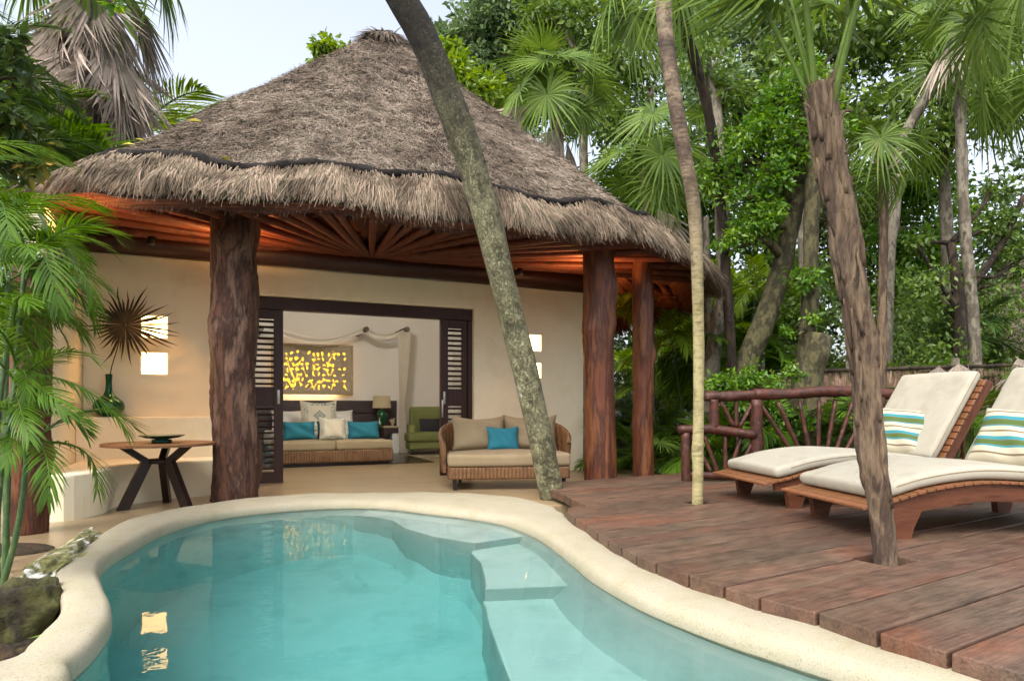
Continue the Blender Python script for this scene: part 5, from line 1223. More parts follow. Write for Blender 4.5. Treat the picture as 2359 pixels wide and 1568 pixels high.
def areca(label, base, canes, seed, key='areca', h=(1.6, 2.6), fl=(1.0, 1.5), per=5, spread=0.35, az=None, lean=0.25, tops=None, el=(0.15, 1.15)):
    g = np.random.default_rng(seed); base = np.array(base, float)
    o = thing('areca_palm', label, 'palm', tuple(base))
    for k in range(canes):
        a = g.uniform(0, 6.28); b = np.array([math.cos(a), math.sin(a), 0]) * g.uniform(0.02, spread)
        hh = g.uniform(*h); tp = b + np.array([math.cos(a), math.sin(a), 0]) * hh * lean * g.uniform(0.3, 1.0) + np.array([0, 0, hh])
        if tops is not None: b, tp = np.array(tops[k][0]) * np.array([1, 1, 0 if base[2] > -0.25 else 1]) + np.array([0, 0, -0.35 if base[2] > -0.25 else 0]) - base, np.array(tops[k][1]) - base
        mid = (b + tp) / 2 - np.array([math.cos(a), math.sin(a), 0]) * 0.05
        add('cane', tube([b, mid, tp], [0.022, 0.018, 0.014], 8, 10), 'cane', o)
        for q in range(per):
            aa = (g.uniform(0, 6.28) if az is None else g.uniform(*az)); put(key, g, o, tp - np.array([0, 0, g.uniform(0, 0.25)]), aa, g.uniform(*el), g.uniform(*fl), g.normal(0, 0.25))
    return o
def fan_palm(label, path, rad, seed, key='fan', n=14, scale=(0.9, 1.2), trunk='bark_fibre', el=(-0.5, 1.2), dead=0, az=None, dscale=(1.0, 1.3), name='fan_palm', aim=None, rough=0.07):
    g = np.random.default_rng(seed); P = rooted(path); o = thing(name, label, 'palm', tuple(P[0])); top = P[-1] - P[0]
    add('trunk', tube(P - P[0], rad, 18, 60, rough=rough, seed=seed), trunk, o)
    for k in range(n):
        aa = (k * 2.4 + g.normal(0, 0.25)) if az is None else g.uniform(*az); e = g.uniform(*el)
        put(key, g, o, top + np.array([0, 0, g.uniform(-0.15, 0.1)]), aa, e, g.uniform(*scale), g.normal(0, 0.3))
    for k in range(dead): put('dead', g, o, top - np.array([0, 0, g.uniform(0.1, 0.9)]), g.uniform(0, 6.28), g.uniform(-0.5, 0.1), g.uniform(*dscale), g.normal(0, 0.3), 'dead_frond')
    for k, (az_, e, sc_) in enumerate(aim or []): put(key, g, o, top + np.array([math.cos(az_) * 0.045, math.sin(az_) * 0.045, -0.05 - 0.06 * (k % 5)]), az_, e, sc_, g.normal(0, 0.2))
    return o
def leaf_cloud(blobs, n, size, seed, up_bias=0.8, shell=0.55, aspect=0.45):
    """n pointed folded leaves spread through ellipsoid blobs (centre, radii)"""
    g = np.random.default_rng(seed); C = np.array([b[0] for b in blobs]); Rd = np.array([np.broadcast_to(b[1], 3) for b in blobs]); wgt = np.prod(Rd, 1) ** 0.7; wgt /= wgt.sum()
    # small clusters inside each blob make light and dark clumps and gaps
    nc = max(len(blobs) * 7, n // 26); bi = g.choice(len(blobs), nc, p=wgt); d = nrm(g.normal(0, 1, (nc, 3))); rr = g.uniform(shell ** 2, 1, nc)[:, None] ** 0.5
    cc = C[bi] + d * rr * Rd[bi]; cr = Rd[bi].mean(1) * g.uniform(0.12, 0.30, nc)
    ci = g.integers(nc, size=n); p = cc[ci] + np.clip(g.normal(0, 1, (n, 3)), -1.9, 1.9) * cr[ci][:, None] * np.array([1, 1, 0.7])
    D = nrm(nrm(p - cc[ci]) * 0.8 + g.normal(0, 0.6, (n, 3)) + np.array([0, 0, -0.35])); Nn = nrm(g.normal(0, 1, (n, 3)) + np.array([0, 0, up_bias])); U = nrm(np.cross(D, Nn)); Nn = np.cross(U, D)
    l = size * g.uniform(0.65, 1.3, n)[:, None]; w = l * aspect
    V = np.stack([p, p + D * l * 0.45 + U * w * 0.5 + Nn * w * 0.18, p + D * l, p + D * l * 0.45 - U * w * 0.5 + Nn * w * 0.18], 1).reshape(-1, 3); b = np.arange(n) * 4
    return V, np.concatenate([np.stack([b, b + 1, b + 2], 1), np.stack([b, b + 2, b + 3], 1)])
def tree(label, path, rad, blobs, n, size, seed, bark='bark_grey', leaf='leaf_mid', name='broadleaf_tree', extra=(), cat='tree', brad=0.3, rough=0.06, seg=14, root=True, **kw):
    """path: world points of the trunk; blobs: (centre, radii) of the crown; a limb runs to each"""
    g = np.random.default_rng(seed); P = rooted(path) if root else np.array(path, float); o = thing(name, label, cat, tuple(P[0])); B = P[0]
    add('trunk', tube(P - B, rad, seg, 40, rough=rough, seed=seed, knots=4), bark, o)
    Pc = crom(P, 40) if len(P) > 2 else P[0] + (P[1] - P[0]) * np.linspace(0, 1, 40)[:, None]
    r1 = np.atleast_1d(rad)[-1]
    for c, rd in blobs:
        c = np.array(c, float); dist = np.linalg.norm(Pc[14:] - c, axis=1) + np.maximum(0, Pc[14:, 2] - c[2]) * 1.5; a = Pc[14 + int(np.argmin(dist))]
        m = (a + c) / 2 + g.normal(0, 0.12, 3) * np.linalg.norm(c - a); add('limb', tube(np.array([a, m, c]) - B, [r1 * 0.75, r1 * 0.5, r1 * 0.18], 8, 14, rough=0.06, seed=int(g.integers(999))), bark, o)
        for q in range(3):
            e = c + nrm(g.normal(0, 1, 3)) * np.broadcast_to(rd, 3) * 0.8; add('branch', tube(np.array([c * 0.4 + m * 0.6, (c + e) / 2 + g.normal(0, 0.05, 3), e]) - B, [r1 * 0.3, r1 * 0.16, 0.006], 6, 10, rough=0.06, seed=q), bark, o)
    for k, (pts, r_) in enumerate(extra): add('limb', tube(np.array(pts) - B, r_, 10, 20, rough=0.06, seed=k), bark, o)
    if n:
        V, T = leaf_cloud([(np.array(c) - B, rd) for c, rd in blobs], n, size, seed, **kw); add('crown', npmesh(V, np.zeros((0, 4)), False, 'crown', T), leaf, o, kind='stuff')
    return o
def BL(px, py, Y, r, ry=None): return (W(px, py, Y), np.array([r, ry or r, r * 0.85]) * Y / FPX)

# ---- the trees that stand in the terrace and deck
g = np.random.default_rng(77)
b0 = np.array([*up(1275, 1149), -0.05])
lean = [b0, W(1249, 1020, 7.85), W(1229, 938, 7.82), W(1205, 830, 7.78), W(1171, 699, 7.7), W(1142, 580, 7.6), W(1105, 440, 7.5), W(1076, 345, 7.4), W(1041, 250, 7.3), W(1004, 150, 7.2), W(964, 65, 7.1), W(926, 0, 7.0), W(885, -90, 6.9)]
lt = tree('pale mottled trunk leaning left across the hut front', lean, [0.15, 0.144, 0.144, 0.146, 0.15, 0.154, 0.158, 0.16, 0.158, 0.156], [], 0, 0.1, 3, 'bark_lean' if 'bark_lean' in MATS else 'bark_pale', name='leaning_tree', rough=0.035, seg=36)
b0 = np.array([T2[0], T2[1], -0.1])
tree('slender straight yellowish trunk growing through the deck', [b0, W(1609, 1000, 6.73), W(1610, 800, 6.72), W(1606, 600, 6.7), W(1598, 470, 6.7), W(1580, 370, 6.65), W(1557, 240, 6.6), W(1538, 120, 6.6), W(1528, 0, 6.6), W(1515, -150, 6.6)], [0.057, 0.053, 0.053, 0.056, 0.062, 0.07, 0.074, 0.076, 0.076], [], 0, 0.1, 5, 'bark_slender', name='slender_tree', rough=0.025, seg=24,
     extra=[])
# fibrous palm in the deck
b0 = np.array([T3[0], T3[1], -0.1])
fp = [b0, W(2036, 1230, 4.27), W(2012, 1080, 4.25), W(2000, 950, 4.25), W(1992, 850, 4.24), W(1972, 700, 4.22), W(1948, 560, 4.2), W(1925, 430, 4.18), W(1905, 300, 4.16), W(1888, 195, 4.15)]
fpo = fan_palm('shaggy fibrous palm trunk rising through the deck in front of the loungers', fp, [0.068, 0.068, 0.07, 0.074, 0.078, 0.08, 0.084, 0.088, 0.09, 0.088, 0.08], 6, 'fan_stalk', 0, rough=0.13, aim=[(R(188), R(74), 0.85), (R(160), R(70), 0.95), (R(110), R(80), 1.1), (R(30), R(72), 1.2), (R(-30), R(80), 1.3), (R(210), R(82), 1.25)], name='fibrous_palm')
fc = crom(np.array(fp) - b0, 200); n = 2000; i = np.concatenate([gs.integers(40, 199, 1300), gs.integers(165, 199, 700)]); T_, N_, B_ = frames(fc); a = gs.uniform(0, 6.28, n); rr_ = np.interp(i, np.linspace(0, 200, 6), [0.068, 0.072, 0.08, 0.086, 0.09, 0.08])
nn = N_[i] * np.cos(a)[:, None] + B_[i] * np.sin(a)[:, None]; tt = T_[i]
D = nrm(tt * gs.choice([-1, 1, 1], n)[:, None] + nn * gs.uniform(0.0, 0.28, (n, 1)) + np.cross(tt, nn) * gs.normal(0, 0.35, (n, 1)))
V, Q = blades(fc[i] + nn * rr_[:, None] * 0.96, D, nrm(np.cross(D, nn)), gs.uniform(0.03, 0.13, n), gs.uniform(0.0012, 0.003, n), curl=nn * gs.uniform(-0.02, 0.05, (n, 1)), seg=2); add('loose_fibre', npmesh(V, Q), 'fibre', fpo, kind='stuff')
for k in range(40):   # old leaf bases: long bark plates
    i = int(gs.integers(30, 185)); a = gs.uniform(0, 6.28); r_ = float(np.interp(i, np.linspace(0, 200, 6), [0.068, 0.072, 0.08, 0.086, 0.09, 0.08]))
    pts = [fc[min(199, i + q)] + (N_[i] * math.cos(a) + B_[i] * math.sin(a)) * (r_ * (0.98 + 0.004 * q)) for q in (0, 10, 20)]
    add('leaf_base', tube(pts, [0.012, 0.02, 0.006], 6, 8, rough=0.2, seed=k), 'bark_fibre', fpo)

for k in range(14):   # stubs of cut leaf stalks round the top
    a = k * 2.4; u_ = N_[196] * math.cos(a) + B_[196] * math.sin(a); p = fc[198 - 3 * k] + u_ * 0.07
    add('leaf_base', tube([p - np.array([0, 0, 0.12]), p + u_ * 0.02 + np.array([0, 0, 0.05]), p + u_ * gs.uniform(0.03, 0.09) + np.array([0, 0, gs.uniform(0.02, 0.14)])], [0.022, 0.02, 0.006], 6, 8, rough=0.2, seed=k), 'bark_fibre', fpo)
# ---- dried fan leaf in the vase
vm = np.array(at_h(vs_, -0.16, 0.967 + 0.5)); hubp = np.array([*h2w(hs(285, 748, -0.25)[0], -0.25)[:2], hs(285, 748, -0.25)[1]])
dl = thing('dried_palm_leaf', 'dry brown fan palm leaf standing in the green vase', 'leaf', tuple(vm))
V, Q, T_ = fan_vf(0.02, 0.55, 40, 91, 178, 0.10, 0, 0.062, 0, 0.28, 0.12); me = npmesh(V, Q, False, 'dry', T_); MATS['leaf_dry'] and me.materials.append(MATS['leaf_dry'])
o = add('leaf_blade', me, None, dl, hubp - vm); o.rotation_euler = (Matrix.Rotation(HA + R(8), 3, 'Z') @ Matrix.Rotation(R(84), 3, 'X')).to_euler()
add('leaf_stalk', tube([(0, 0, -0.3), (0.02, 0, 0.05), tuple((hubp - vm) * 0.6 + np.array([0, 0, -0.02])), tuple(hubp - vm)], [0.008, 0.007, 0.006], 6, 12), 'leaf_dry', dl)

# ---- left: areca clump in front, dead-skirted palm and feather palms behind
ca = []
for (x0, y0, x1, y1, Y) in [(8, 1344, 63, 562, 4.4), (-20, 1340, 30, 700, 4.5), (-5, 1345, 40, 850, 4.3), (20, 1330, 20, 640, 4.7), (-40, 1330, -10, 480, 4.6), (-30, 1340, 70, 960, 4.2), (-70, 1320, -40, 560, 5.0)]:
    ca.append((W(x0, y0, Y), W(x1, y1, Y)))
areca('leafy areca palm with thin canes in the near left corner', ca[0][0], 7, 101, 'areca_near', fl=(0.5, 0.85), per=8, tops=ca, az=(R(-120), R(75)), el=(-0.35, 0.95))
areca('areca palm with wide bright fronds beside the left of the roof', W(-120, 1000, 5.2), 5, 103, 'areca_near', fl=(0.75, 1.0), per=5, tops=[(W(-120, 1100, 5.2), W(x, y, 5.2)) for x, y in ((-80, 430), (-30, 480), (-140, 350), (-60, 620), (-20, 560))], az=(R(-70), R(60)), el=(-0.1, 0.8))
areca('dark feathery palm high at the left edge', W(-200, 900, 7.0), 5, 105, 'areca_dark', fl=(0.9, 1.2), per=5, tops=[(W(-200, 1000, 7.5), W(x, y, 7.5)) for x, y in ((-60, 120), (-20, 260), (-140, 60), (10, 330), (-80, 240))], az=(R(-70), R(80)), el=(-0.3, 0.9))
dp = fan_palm('tall palm with a thick skirt of dead hanging leaves left of the roof', [W(190, 700, 11.5), W(200, 350, 11.5), W(215, 150, 11.4), W(225, -130, 11.4)], [0.22, 0.2, 0.2], 107, 'fan', 11, (1.1, 1.4), 'bark_fibre', (-0.7, 0.7), 0)
gq = np.random.default_rng(109); q0 = np.array(dp.location)
for k in range(110):
    yy = gq.uniform(-90, 225); p = W(215 + gq.normal(0, 12), yy, 11.45) - q0; put('dead', gq, dp, p, gq.uniform(0, 6.28), gq.uniform(-0.7, -0.1), gq.uniform(0.95, 1.4), gq.normal(0, 0.3), 'dead_frond')
for k, (x, y, Y, lab) in enumerate([(290, 330, 13.5, 'bright feather palm peeking over the left roof slope'), (440, 290, 16.0, 'small pale feather palm standing up behind the roof edge')]):
    areca(lab, W(x, 700, Y), 1, 111 + k, 'coco', fl=(2.2, 2.8) if k == 0 else (1.3, 1.6), per=11 if k == 0 else 6, tops=[(W(x, 700, Y), W(x, y, Y))], el=(0.1, 1.2))
for k, (blb, nn_, lab, lf) in enumerate([([BL(760, 110, 19, 32), BL(735, 130, 19, 22), BL(790, 120, 19, 20)], 900, 'light green sapling top showing above the roof left of the apex', 'leaf_yellow')]):
    tree(lab, [W(780, 500, 19), W(775, 200, 19), W(765, 120, 19)], [0.1, 0.04], blb, nn_, 0.22, 120 + k, 'bark_grey', lf)
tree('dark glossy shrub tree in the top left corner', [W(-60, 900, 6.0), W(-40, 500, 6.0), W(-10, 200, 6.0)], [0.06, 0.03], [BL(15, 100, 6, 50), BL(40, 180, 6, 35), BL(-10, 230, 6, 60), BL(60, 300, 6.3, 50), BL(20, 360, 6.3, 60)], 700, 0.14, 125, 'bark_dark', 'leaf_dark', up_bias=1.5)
tree('slim hanging twig with bright leaves at the top left', [W(262, -120, 6.0), W(270, -60, 6.0), W(268, 0, 6.0)], [0.012, 0.006], [BL(265, 10, 6, 16)], 22, 0.10, 126, 'bark_dark', 'leaf_bright', name='leafy_twig', cat='twig', root=False, shell=0.1)
areca('feather palm filling the gap between roof and left edge', W(60, 800, 10), 3, 128, 'areca', fl=(1.6, 2.2), per=9, tops=[(W(60, 900, 10), W(x, y, 10)) for x, y in ((60, 420), (120, 380), (-20, 340))], el=(-0.1, 1.2))

# ---- behind the roof, right of the leaning tree
tree('tall hazy tree right behind the leaning trunk', [W(1230, 700, 21), W(1200, 350, 21), W(1160, 100, 21)], [0.25, 0.18, 0.12], [BL(1110, 60, 21, 70), BL(1180, 20, 21, 90), BL(1030, 110, 21, 45), BL(1090, 180, 21, 75), BL(1230, 120, 21, 80), BL(1000, 75, 21, 25), BL(1190, 230, 21, 60)], 9000, 0.24, 130, 'bark_grey', 'leaf_haze')
tree('yellow green bushy tree just above the right roof slope', [W(1100, 600, 18), W(1090, 350, 18), W(1075, 200, 18)], [0.12, 0.08], [BL(1060, 170, 18, 50), BL(1110, 220, 18, 55), BL(1030, 120, 18, 30)], 2600, 0.2, 132, 'bark_grey', 'leaf_yellow')
fan_palm('fan palm with pale trunk standing behind the right roof slope', [W(1300, 700, 14.5), W(1288, 340, 14.5), W(1280, 280, 14.5), W(1272, 205, 14.5)], [0.16, 0.15, 0.13, 0.1], 134, 'fan', 15, (0.95, 1.25), 'bark_fibre', (-0.4, 1.3), 4)
fan_palm('low fan palm with a bright star leaf beside the roof edge', [W(1500, 700, 12.5), W(1490, 480, 12.5), W(1482, 400, 12.5)], [0.07, 0.06], 136, 'fan', 12, (0.85, 1.1), 'bark_fibre', (-0.6, 1.0), 3)
fan_palm('fan palm with drooping leaves hanging at the top centre', [W(1690, 900, 11.5), W(1640, 300, 11), W(1520, -90, 10)], [0.09, 0.08, 0.08], 138, 'fan_weep', 7, (0.8, 1.0), 'bark_dark', (-0.9, 0.3), 0)
fan_palm('fan palm half hidden behind the slender trunk', [W(1640, 900, 13), W(1610, 500, 13), W(1560, 290, 13)], [0.08, 0.07], 140, 'fan', 10, (0.8, 1.1), 'bark_grey', (-0.7, 0.8), 0)
big = [('large dark leaved tree filling the sky above the roof right', 1350, 18.5, 142, [(1300, 60, 80), (1390, 40, 90), (1350, 150, 70), (1440, 130, 80), (1330, 260, 60), (1420, 280, 70), (1250, 20, 60)], 'leaf_mid', 8500),
       ('pale trunked tree with thin crown behind the slender trunk', 1660, 17.0, 144, [(1600, 60, 80), (1680, 30, 80), (1740, 90, 70), (1630, 180, 70), (1720, 230, 75), (1590, 280, 60), (1680, 340, 60), (1560, 160, 50)], 'leaf_haze', 8500),
       ('tall shady tree behind the fibrous palm', 1850, 16.0, 146, [(1820, 60, 90), (1900, 30, 80), (1960, 120, 90), (1850, 180, 80), (1780, 150, 60), (1930, 250, 80), (2010, 60, 70), (1800, 300, 70)], 'leaf_mid', 8500),
       ('dark crowned tree at the top right corner', 2180, 16.5, 148, [(2100, 60, 90), (2200, 40, 100), (2300, 80, 90), (2120, 180, 90), (2250, 200, 90), (2050, 260, 70), (2330, 240, 70), (2170, 330, 70)], 'leaf_mid', 9500),
       ('leafy tree in the middle of the grove behind the mossy trunk', 1780, 19.0, 210, [(1720, 420, 70), (1800, 480, 70), (1880, 420, 70), (1660, 520, 60), (1760, 580, 60), (1840, 620, 60), (1930, 520, 70), (1950, 640, 60), (1640, 640, 50)], 'leaf_mid', 9000),
       ('yellow green tree behind the smooth pale trunk', 2060, 19.5, 212, [(2000, 420, 70), (2080, 470, 70), (2150, 420, 60), (2020, 560, 60), (2120, 570, 60), (2200, 520, 60), (2060, 660, 60), (2180, 650, 60)], 'leaf_bright', 9000),
       ('small leaved tree right of the roof slope', 1500, 19.0, 214, [(1450, 420, 60), (1520, 380, 60), (1560, 460, 60), (1480, 500, 50), (1580, 560, 55), (1620, 440, 50)], 'leaf_bright', 6000)]
for lab, x, Y, sd, bl, lf, nl in big:
    tree(lab, [W(x + 20, 980, Y), W(x + 5, 600, Y), W(x - 5, 380, Y), W(x, 200, Y)], [0.2, 0.17, 0.14, 0.09], [BL(a, b, Y + np.random.default_rng(sd + a).normal(0, 1.0), r) for a, b, r in bl], nl, 0.20, sd, 'bark_grey', lf)

# ---- trunks of the grove on the right, with vines of small bright leaves
tree('mossy thick trunk leaning right with a leafy vine, behind the railing', [W(1718, 1000, 11.5), W(1720, 850, 11.5), W(1765, 730, 11.5), W(1800, 620, 11.5), W(1822, 520, 11.4), W(1845, 430, 11.4)], [0.22, 0.21, 0.19, 0.18, 0.16, 0.12], [BL(1700, 330, 11, 60), BL(1760, 300, 11, 60), BL(1780, 400, 11, 60), BL(1690, 430, 11, 50), BL(1740, 500, 11, 60), BL(1830, 330, 11, 60), BL(1850, 200, 11, 70), BL(1790, 230, 11, 50), BL(1900, 270, 11, 60), BL(1650, 390, 11, 36), BL(1700, 560, 11, 45)], 6500, 0.105, 150, 'bark_moss', 'leaf_bright', name='vine_covered_tree', shell=0.3)
tree('forked brown trunk between the slender tree and the mossy one', [W(1628, 1020, 12), W(1640, 850, 12), W(1650, 760, 12), W(1668, 650, 12), W(1660, 400, 12), W(1650, 220, 12.2)], [0.16, 0.15, 0.12, 0.1, 0.08], [BL(1640, 130, 12.2, 60), BL(1690, 200, 12.2, 50)], 900, 0.14, 152, 'bark_grey', 'leaf_mid', extra=[([W(1648, 770, 12), W(1630, 700, 12.1), W(1628, 500, 12.2)], [0.09, 0.07, 0.05])])
tree('stout sawn-off mossy trunk behind the railing centre', [W(1850, 1020, 10.2), W(1858, 900, 10.2), W(1875, 830, 10.2), W(1892, 772, 10.2)], [0.24, 0.22, 0.2, 0.17], [], 0, 0.1, 154, 'bark_moss', name='sawn_trunk')
tree('tall straight greenish trunk beside the fibrous palm', [W(1840, 900, 11), W(1862, 760, 11), W(1868, 560, 11), W(1872, 380, 11), W(1868, 250, 11)], [0.14, 0.13, 0.12, 0.11], [BL(1850, 640, 10.8, 36), BL(1840, 760, 10.8, 30), BL(1880, 730, 10.8, 26)], 420, 0.10, 156, 'bark_moss', 'leaf_bright', shell=0.2)
tree('smooth pale grey trunk curving up right of the fibrous palm', [W(2040, 900, 13), W(2048, 600, 13), W(2060, 500, 13), W(2066, 400, 13), W(2085, 310, 13), W(2140, 220, 13), W(2200, 120, 13)], [0.13, 0.12, 0.11, 0.10, 0.08], [], 0, 0.1, 158, 'bark_grey')
fan_palm('slim tall palm with dark crown near the right edge', [W(2250, 900, 12.5), W(2243, 740, 12.5), W(2222, 500, 12.5), W(2212, 250, 12.5), W(2205, 60, 12.5)], [0.11, 0.1, 0.095, 0.09], 160, 'fan_dark', 9, (0.9, 1.1), 'bark_grey', (-1.0, 0.9), 1, dscale=(0.9, 1.2))
tree('dark forked tree with bare limbs near the right edge', [W(2215, 900, 14), W(2212, 740, 14), W(2205, 660, 14), W(2190, 560, 14)], [0.18, 0.16, 0.12, 0.08], [BL(2300, 520, 14, 45), BL(2340, 600, 14, 45), BL(2130, 560, 14, 30), BL(2290, 430, 14, 35), BL(2110, 660, 14, 40), BL(2270, 660, 14, 35)], 1500, 0.15, 162, 'bark_dark', 'leaf_mid', extra=[([W(2210, 690, 14), W(2270, 620, 14), W(2320, 540, 14), W(2359, 450, 14)], [0.09, 0.07, 0.05]), ([W(2212, 720, 14), W(2160, 640, 14), W(2110, 560, 14)], [0.07, 0.05, 0.03])])
fan_palm('dark fan palm with hanging dead leaves at the right edge', [W(2420, 900, 9), W(2410, 500, 9), W(2400, 150, 9)], [0.12, 0.11], 164, 'fan_dark', 7, (0.7, 0.9), 'bark_fibre', (-0.7, 0.7), 0, az=(R(90), R(270)))
fan_palm('bright fan palm leaning in at the top right corner', [W(2560, 900, 7), W(2480, 300, 7), W(2400, -60, 7)], [0.1, 0.09], 166, 'fan_dark', 5, (0.7, 0.9), 'bark_fibre', (-0.6, 0.6), 0, az=(R(100), R(260)))
fan_palm('drooping fan palm between the fibrous trunk and the pale trunk', [W(2030, 900, 11.5), W(2035, 500, 11.5), W(2020, 330, 11.5)], [0.08, 0.07], 168, 'fan_dark', 10, (0.75, 1.0), 'bark_fibre', (-0.9, 0.8), 0)
# understorey
us = [('areca clump in the gap between the two red posts', 1440, 1040, 11.8, 'areca', 5, (0.3, 0.8), 170), ('tall areca clump just right of the slim post', 1540, 1020, 12.3, 'areca', 6, (0.5, 1.1), 171),
      ('yellow green areca behind the slender trunk', 1590, 960, 13.5, 'areca_yellow', 6, (2.2, 3.4), 172), ('areca with bright fronds behind the forked trunk', 1700, 940, 13.2, 'areca', 6, (2.0, 3.2), 173),
      ('low areca below the middle rail of the railing', 1660, 1040, 10.6, 'areca', 4, (0.6, 1.0), 174), ('low areca behind the fanned sticks', 1800, 1030, 10.8, 'areca_dark', 5, (0.6, 1.1), 175),
      ('areca tuft between the sawn trunk and the shaggy palm', 1930, 1000, 11.2, 'areca', 4, (0.6, 1.2), 176), ('drooping feather palm above the thatch fence', 2110, 900, 12.8, 'areca', 4, (1.2, 1.8), 177),
      ('dark areca above the right end of the fence', 2330, 900, 10.8, 'areca', 4, (1.0, 1.6), 178), ('dark feather palm deep in the grove behind the vines', 1740, 900, 15.5, 'areca_dark', 6, (2.4, 4.2), 179),
      ('dark feather palm in the shade below the roof right end', 1450, 900, 15.0, 'areca_dark', 6, (0.6, 1.4), 180), ('light feather palm showing under the back eave', 1480, 950, 17.5, 'areca_yellow', 6, (2.0, 3.4), 181),
      ('areca standing against the right flank of the roof', 1680, 800, 14.5, 'areca_yellow', 5, (3.0, 4.6), 182), ('shady feather palm right of the smooth pale trunk', 2150, 900, 15.5, 'areca_dark', 6, (2.2, 3.8), 183)]
for lab, x, y, Y, key, nc, hh, sd in us:
    areca(lab, [*W(x, y, Y)[:2], -0.3], nc, sd, key, h=hh, fl=(0.8, 1.1) if sd in (170, 171, 180) else (1.0, 1.6), per=7, spread=0.5, lean=0.3, el=(-0.1, 1.2))
fan_palm('young fan palm at the foot of the slim post', [[*W(1508, 1090, 10.9)[:2], -0.2], W(1508, 1085, 10.9), W(1508, 1075, 10.9)], [0.03, 0.02], 190, 'fan', 6, (0.45, 0.6), 'cane', (0.3, 1.4), 0)
tree('bush of small bright leaves climbing over the railing', [[*W(1700, 1000, 9.6)[:2], -0.3], W(1700, 930, 9.6), W(1690, 880, 9.6)], [0.03, 0.02], [BL(1660, 880, 9.6, 40), BL(1720, 870, 9.6, 40), BL(1780, 885, 9.6, 36), BL(1830, 860, 9.7, 30), BL(1690, 920, 9.6, 40), BL(1770, 950, 9.7, 45), BL(1850, 970, 9.8, 40)], 2600, 0.085, 192, 'bark_dark', 'leaf_bright', name='vine_bush', cat='bush', shell=0.2)

# ---- far wood: one mass behind everything
g = np.random.default_rng(200); blobs = []
for k in range(210):
    x = g.uniform(-15, 30); Y = g.uniform(21, 27); z = g.uniform(0.3, 5.5) if g.random() < 0.6 else g.uniform(5, 13)
    if x < -1 and z > 4: z = g.uniform(0.3, 3.5)
    blobs.append((np.array([x, Y, z]), np.array([1.6, 1.2, 1.3])))
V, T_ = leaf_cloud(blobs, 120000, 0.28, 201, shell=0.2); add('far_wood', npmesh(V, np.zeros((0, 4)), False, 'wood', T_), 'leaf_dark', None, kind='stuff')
blobs = [(np.array([g.uniform(3.2, 13), g.uniform(13, 18), g.uniform(0.0, 3.6)]), np.array([0.8, 0.7, 0.7])) for k in range(90)]
blobs += [(np.array([g.uniform(-9, -5.6), g.uniform(7, 13), g.uniform(0.2, 3.6)]), np.array([0.7, 0.7, 0.6])) for k in range(26)]
V, T_ = leaf_cloud(blobs, 52000, 0.13, 203, shell=0.2); add('undergrowth', npmesh(V, np.zeros((0, 4)), False, 'under', T_), 'leaf_mid', None, kind='stuff')

# ---- thatch fence and the neighbouring hut
fn = thing('thatch_fence', 'dry palm thatch fence with a dark pole along its top behind the loungers', 'fence', (*W(1760, 900, 12.3)[:2], -0.3))
f0 = np.array(fn.location); A, B = np.array([*W(1740, 900, 12.4)[:2], 0]), np.array([*W(2420, 900, 10.6)[:2], 0])
n = 9000; f_ = g.uniform(0, 1, n); p = A + (B - A) * f_[:, None]; p[:, 2] = g.uniform(0.4, 1.75, n); p[:, 1] += g.normal(0, 0.03, n); D = nrm(np.stack([g.normal(0, 0.12, n), g.normal(0, 0.06, n), -np.ones(n)], -1)); U = nrm(np.stack([np.ones(n), g.normal(0, 0.4, n), np.zeros(n)], -1))
V, Q = blades(p - f0, D, U, g.uniform(0.4, 0.9, n), g.uniform(0.012, 0.03, n), seg=1); add('thatch', npmesh(V, Q), 'fence_thatch', fn, kind='stuff')
add('top_pole', tube(np.array([A + [0, -0.06, 1.72], (A + B) / 2 + [0, -0.06, 1.74], B + [0, -0.06, 1.76]]) - f0, [0.035, 0.03], 8, 20, rough=0.08), 'bark_dark', fn)
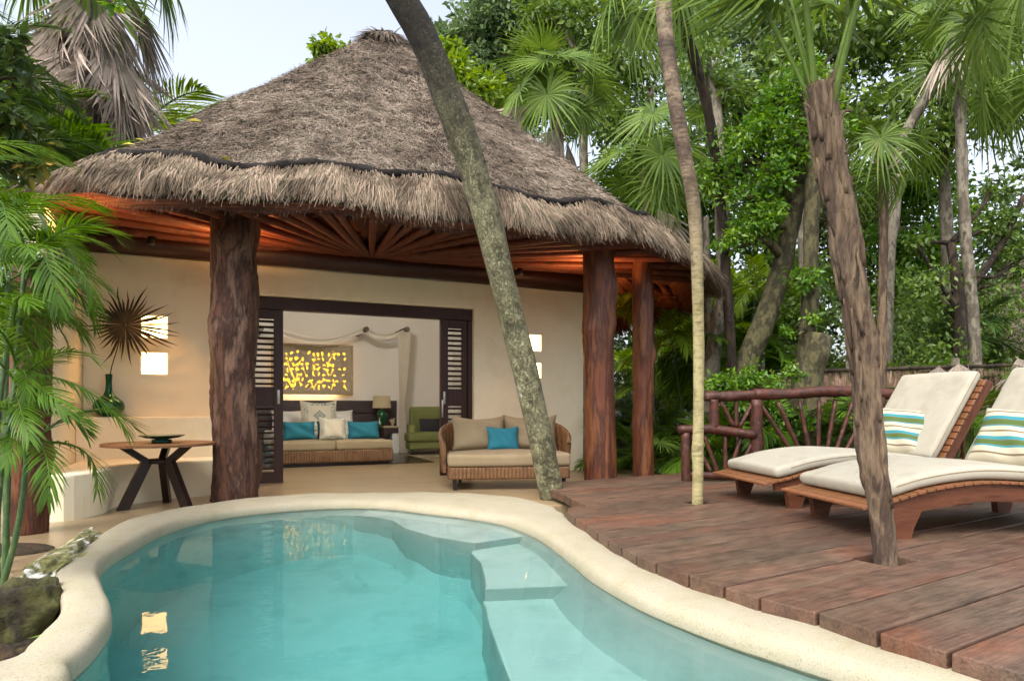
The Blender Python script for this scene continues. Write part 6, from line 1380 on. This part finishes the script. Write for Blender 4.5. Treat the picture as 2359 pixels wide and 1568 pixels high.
for q in (0.03, 0.36, 0.72, 0.97): c = A + (B - A) * q; add('post', tube(np.array([c + [0, 0.06, -0.3], c + [0, 0.06, 2.2 if q < 0.1 else 1.9]]) - f0, 0.055, 10, 6, rough=0.05), 'bark_grey', fn)
for q in range(14):
    c = A + (B - A) * g.uniform(0.62, 1.0) + np.array([0, -0.1, g.uniform(1.35, 1.95)]); put('dead_blade', g, fn, c - f0, g.uniform(R(200), R(340)), g.uniform(-1.4, -0.6), g.uniform(0.35, 0.6), g.normal(0, 0.4), 'palm_leaf')
nh = thing('neighbour_hut', 'grey thatched roof of another hut beyond the fence at the right', 'hut', (*W(2420, 900, 20)[:2], 0))
n0 = np.array(nh.location); V = [(0, 0, 6.0)] + [(4.6 * math.cos(a), 4.6 * math.sin(a), 2.6) for a in np.linspace(0, 6.283, 48, endpoint=False)]
add('roof', mesh(V, [(0, 1 + k, 1 + (k + 1) % 48) for k in range(48)]), 'straw_dark', nh); add('wall', lathe([(3.4, -0.3), (3.4, 3.4)], 40), 'stucco', nh)
n = 16000; r_ = np.sqrt(g.uniform(0, 1, n)); a = g.uniform(R(120), R(360), n); p = np.stack([4.6 * r_ * np.cos(a), 4.6 * r_ * np.sin(a), 6.0 - 3.4 * r_], -1); D = nrm(np.stack([np.cos(a), np.sin(a), -0.74 * np.ones(n)], -1) + g.normal(0, 0.3, (n, 3))); U = nrm(np.cross(D, np.array([0, 0, 1.0])))
V, Q = blades(p + [0, 0, 0.03], D, U, g.uniform(0.2, 0.5, n), g.uniform(0.02, 0.05, n)); add('thatch', npmesh(V, Q), 'strand_top', nh, kind='stuff')
# litter and small leaves in the soil bed
for k in range(26):
    x, y = g.uniform(-3.6, -2.35), g.uniform(2.2, 3.9)
    me = mesh([(-0.07, 0, 0.01), (0, -0.03, 0.0), (0.08, 0, 0.02), (0, 0.03, 0.0)], [(0, 1, 2), (0, 2, 3)])
    o = add('fallen_leaf', me, ['leaf_litter', 'dead_leaf', 'leaf_mid'][k % 3], None, (x, y, -0.13), (g.normal(0, 0.3), g.normal(0, 0.3), g.uniform(0, 6)), g.uniform(0.6, 1.2)); tag(o, 'dry fallen leaf on the dark soil by the pool', 'leaf', 'fallen leaves in the soil bed')
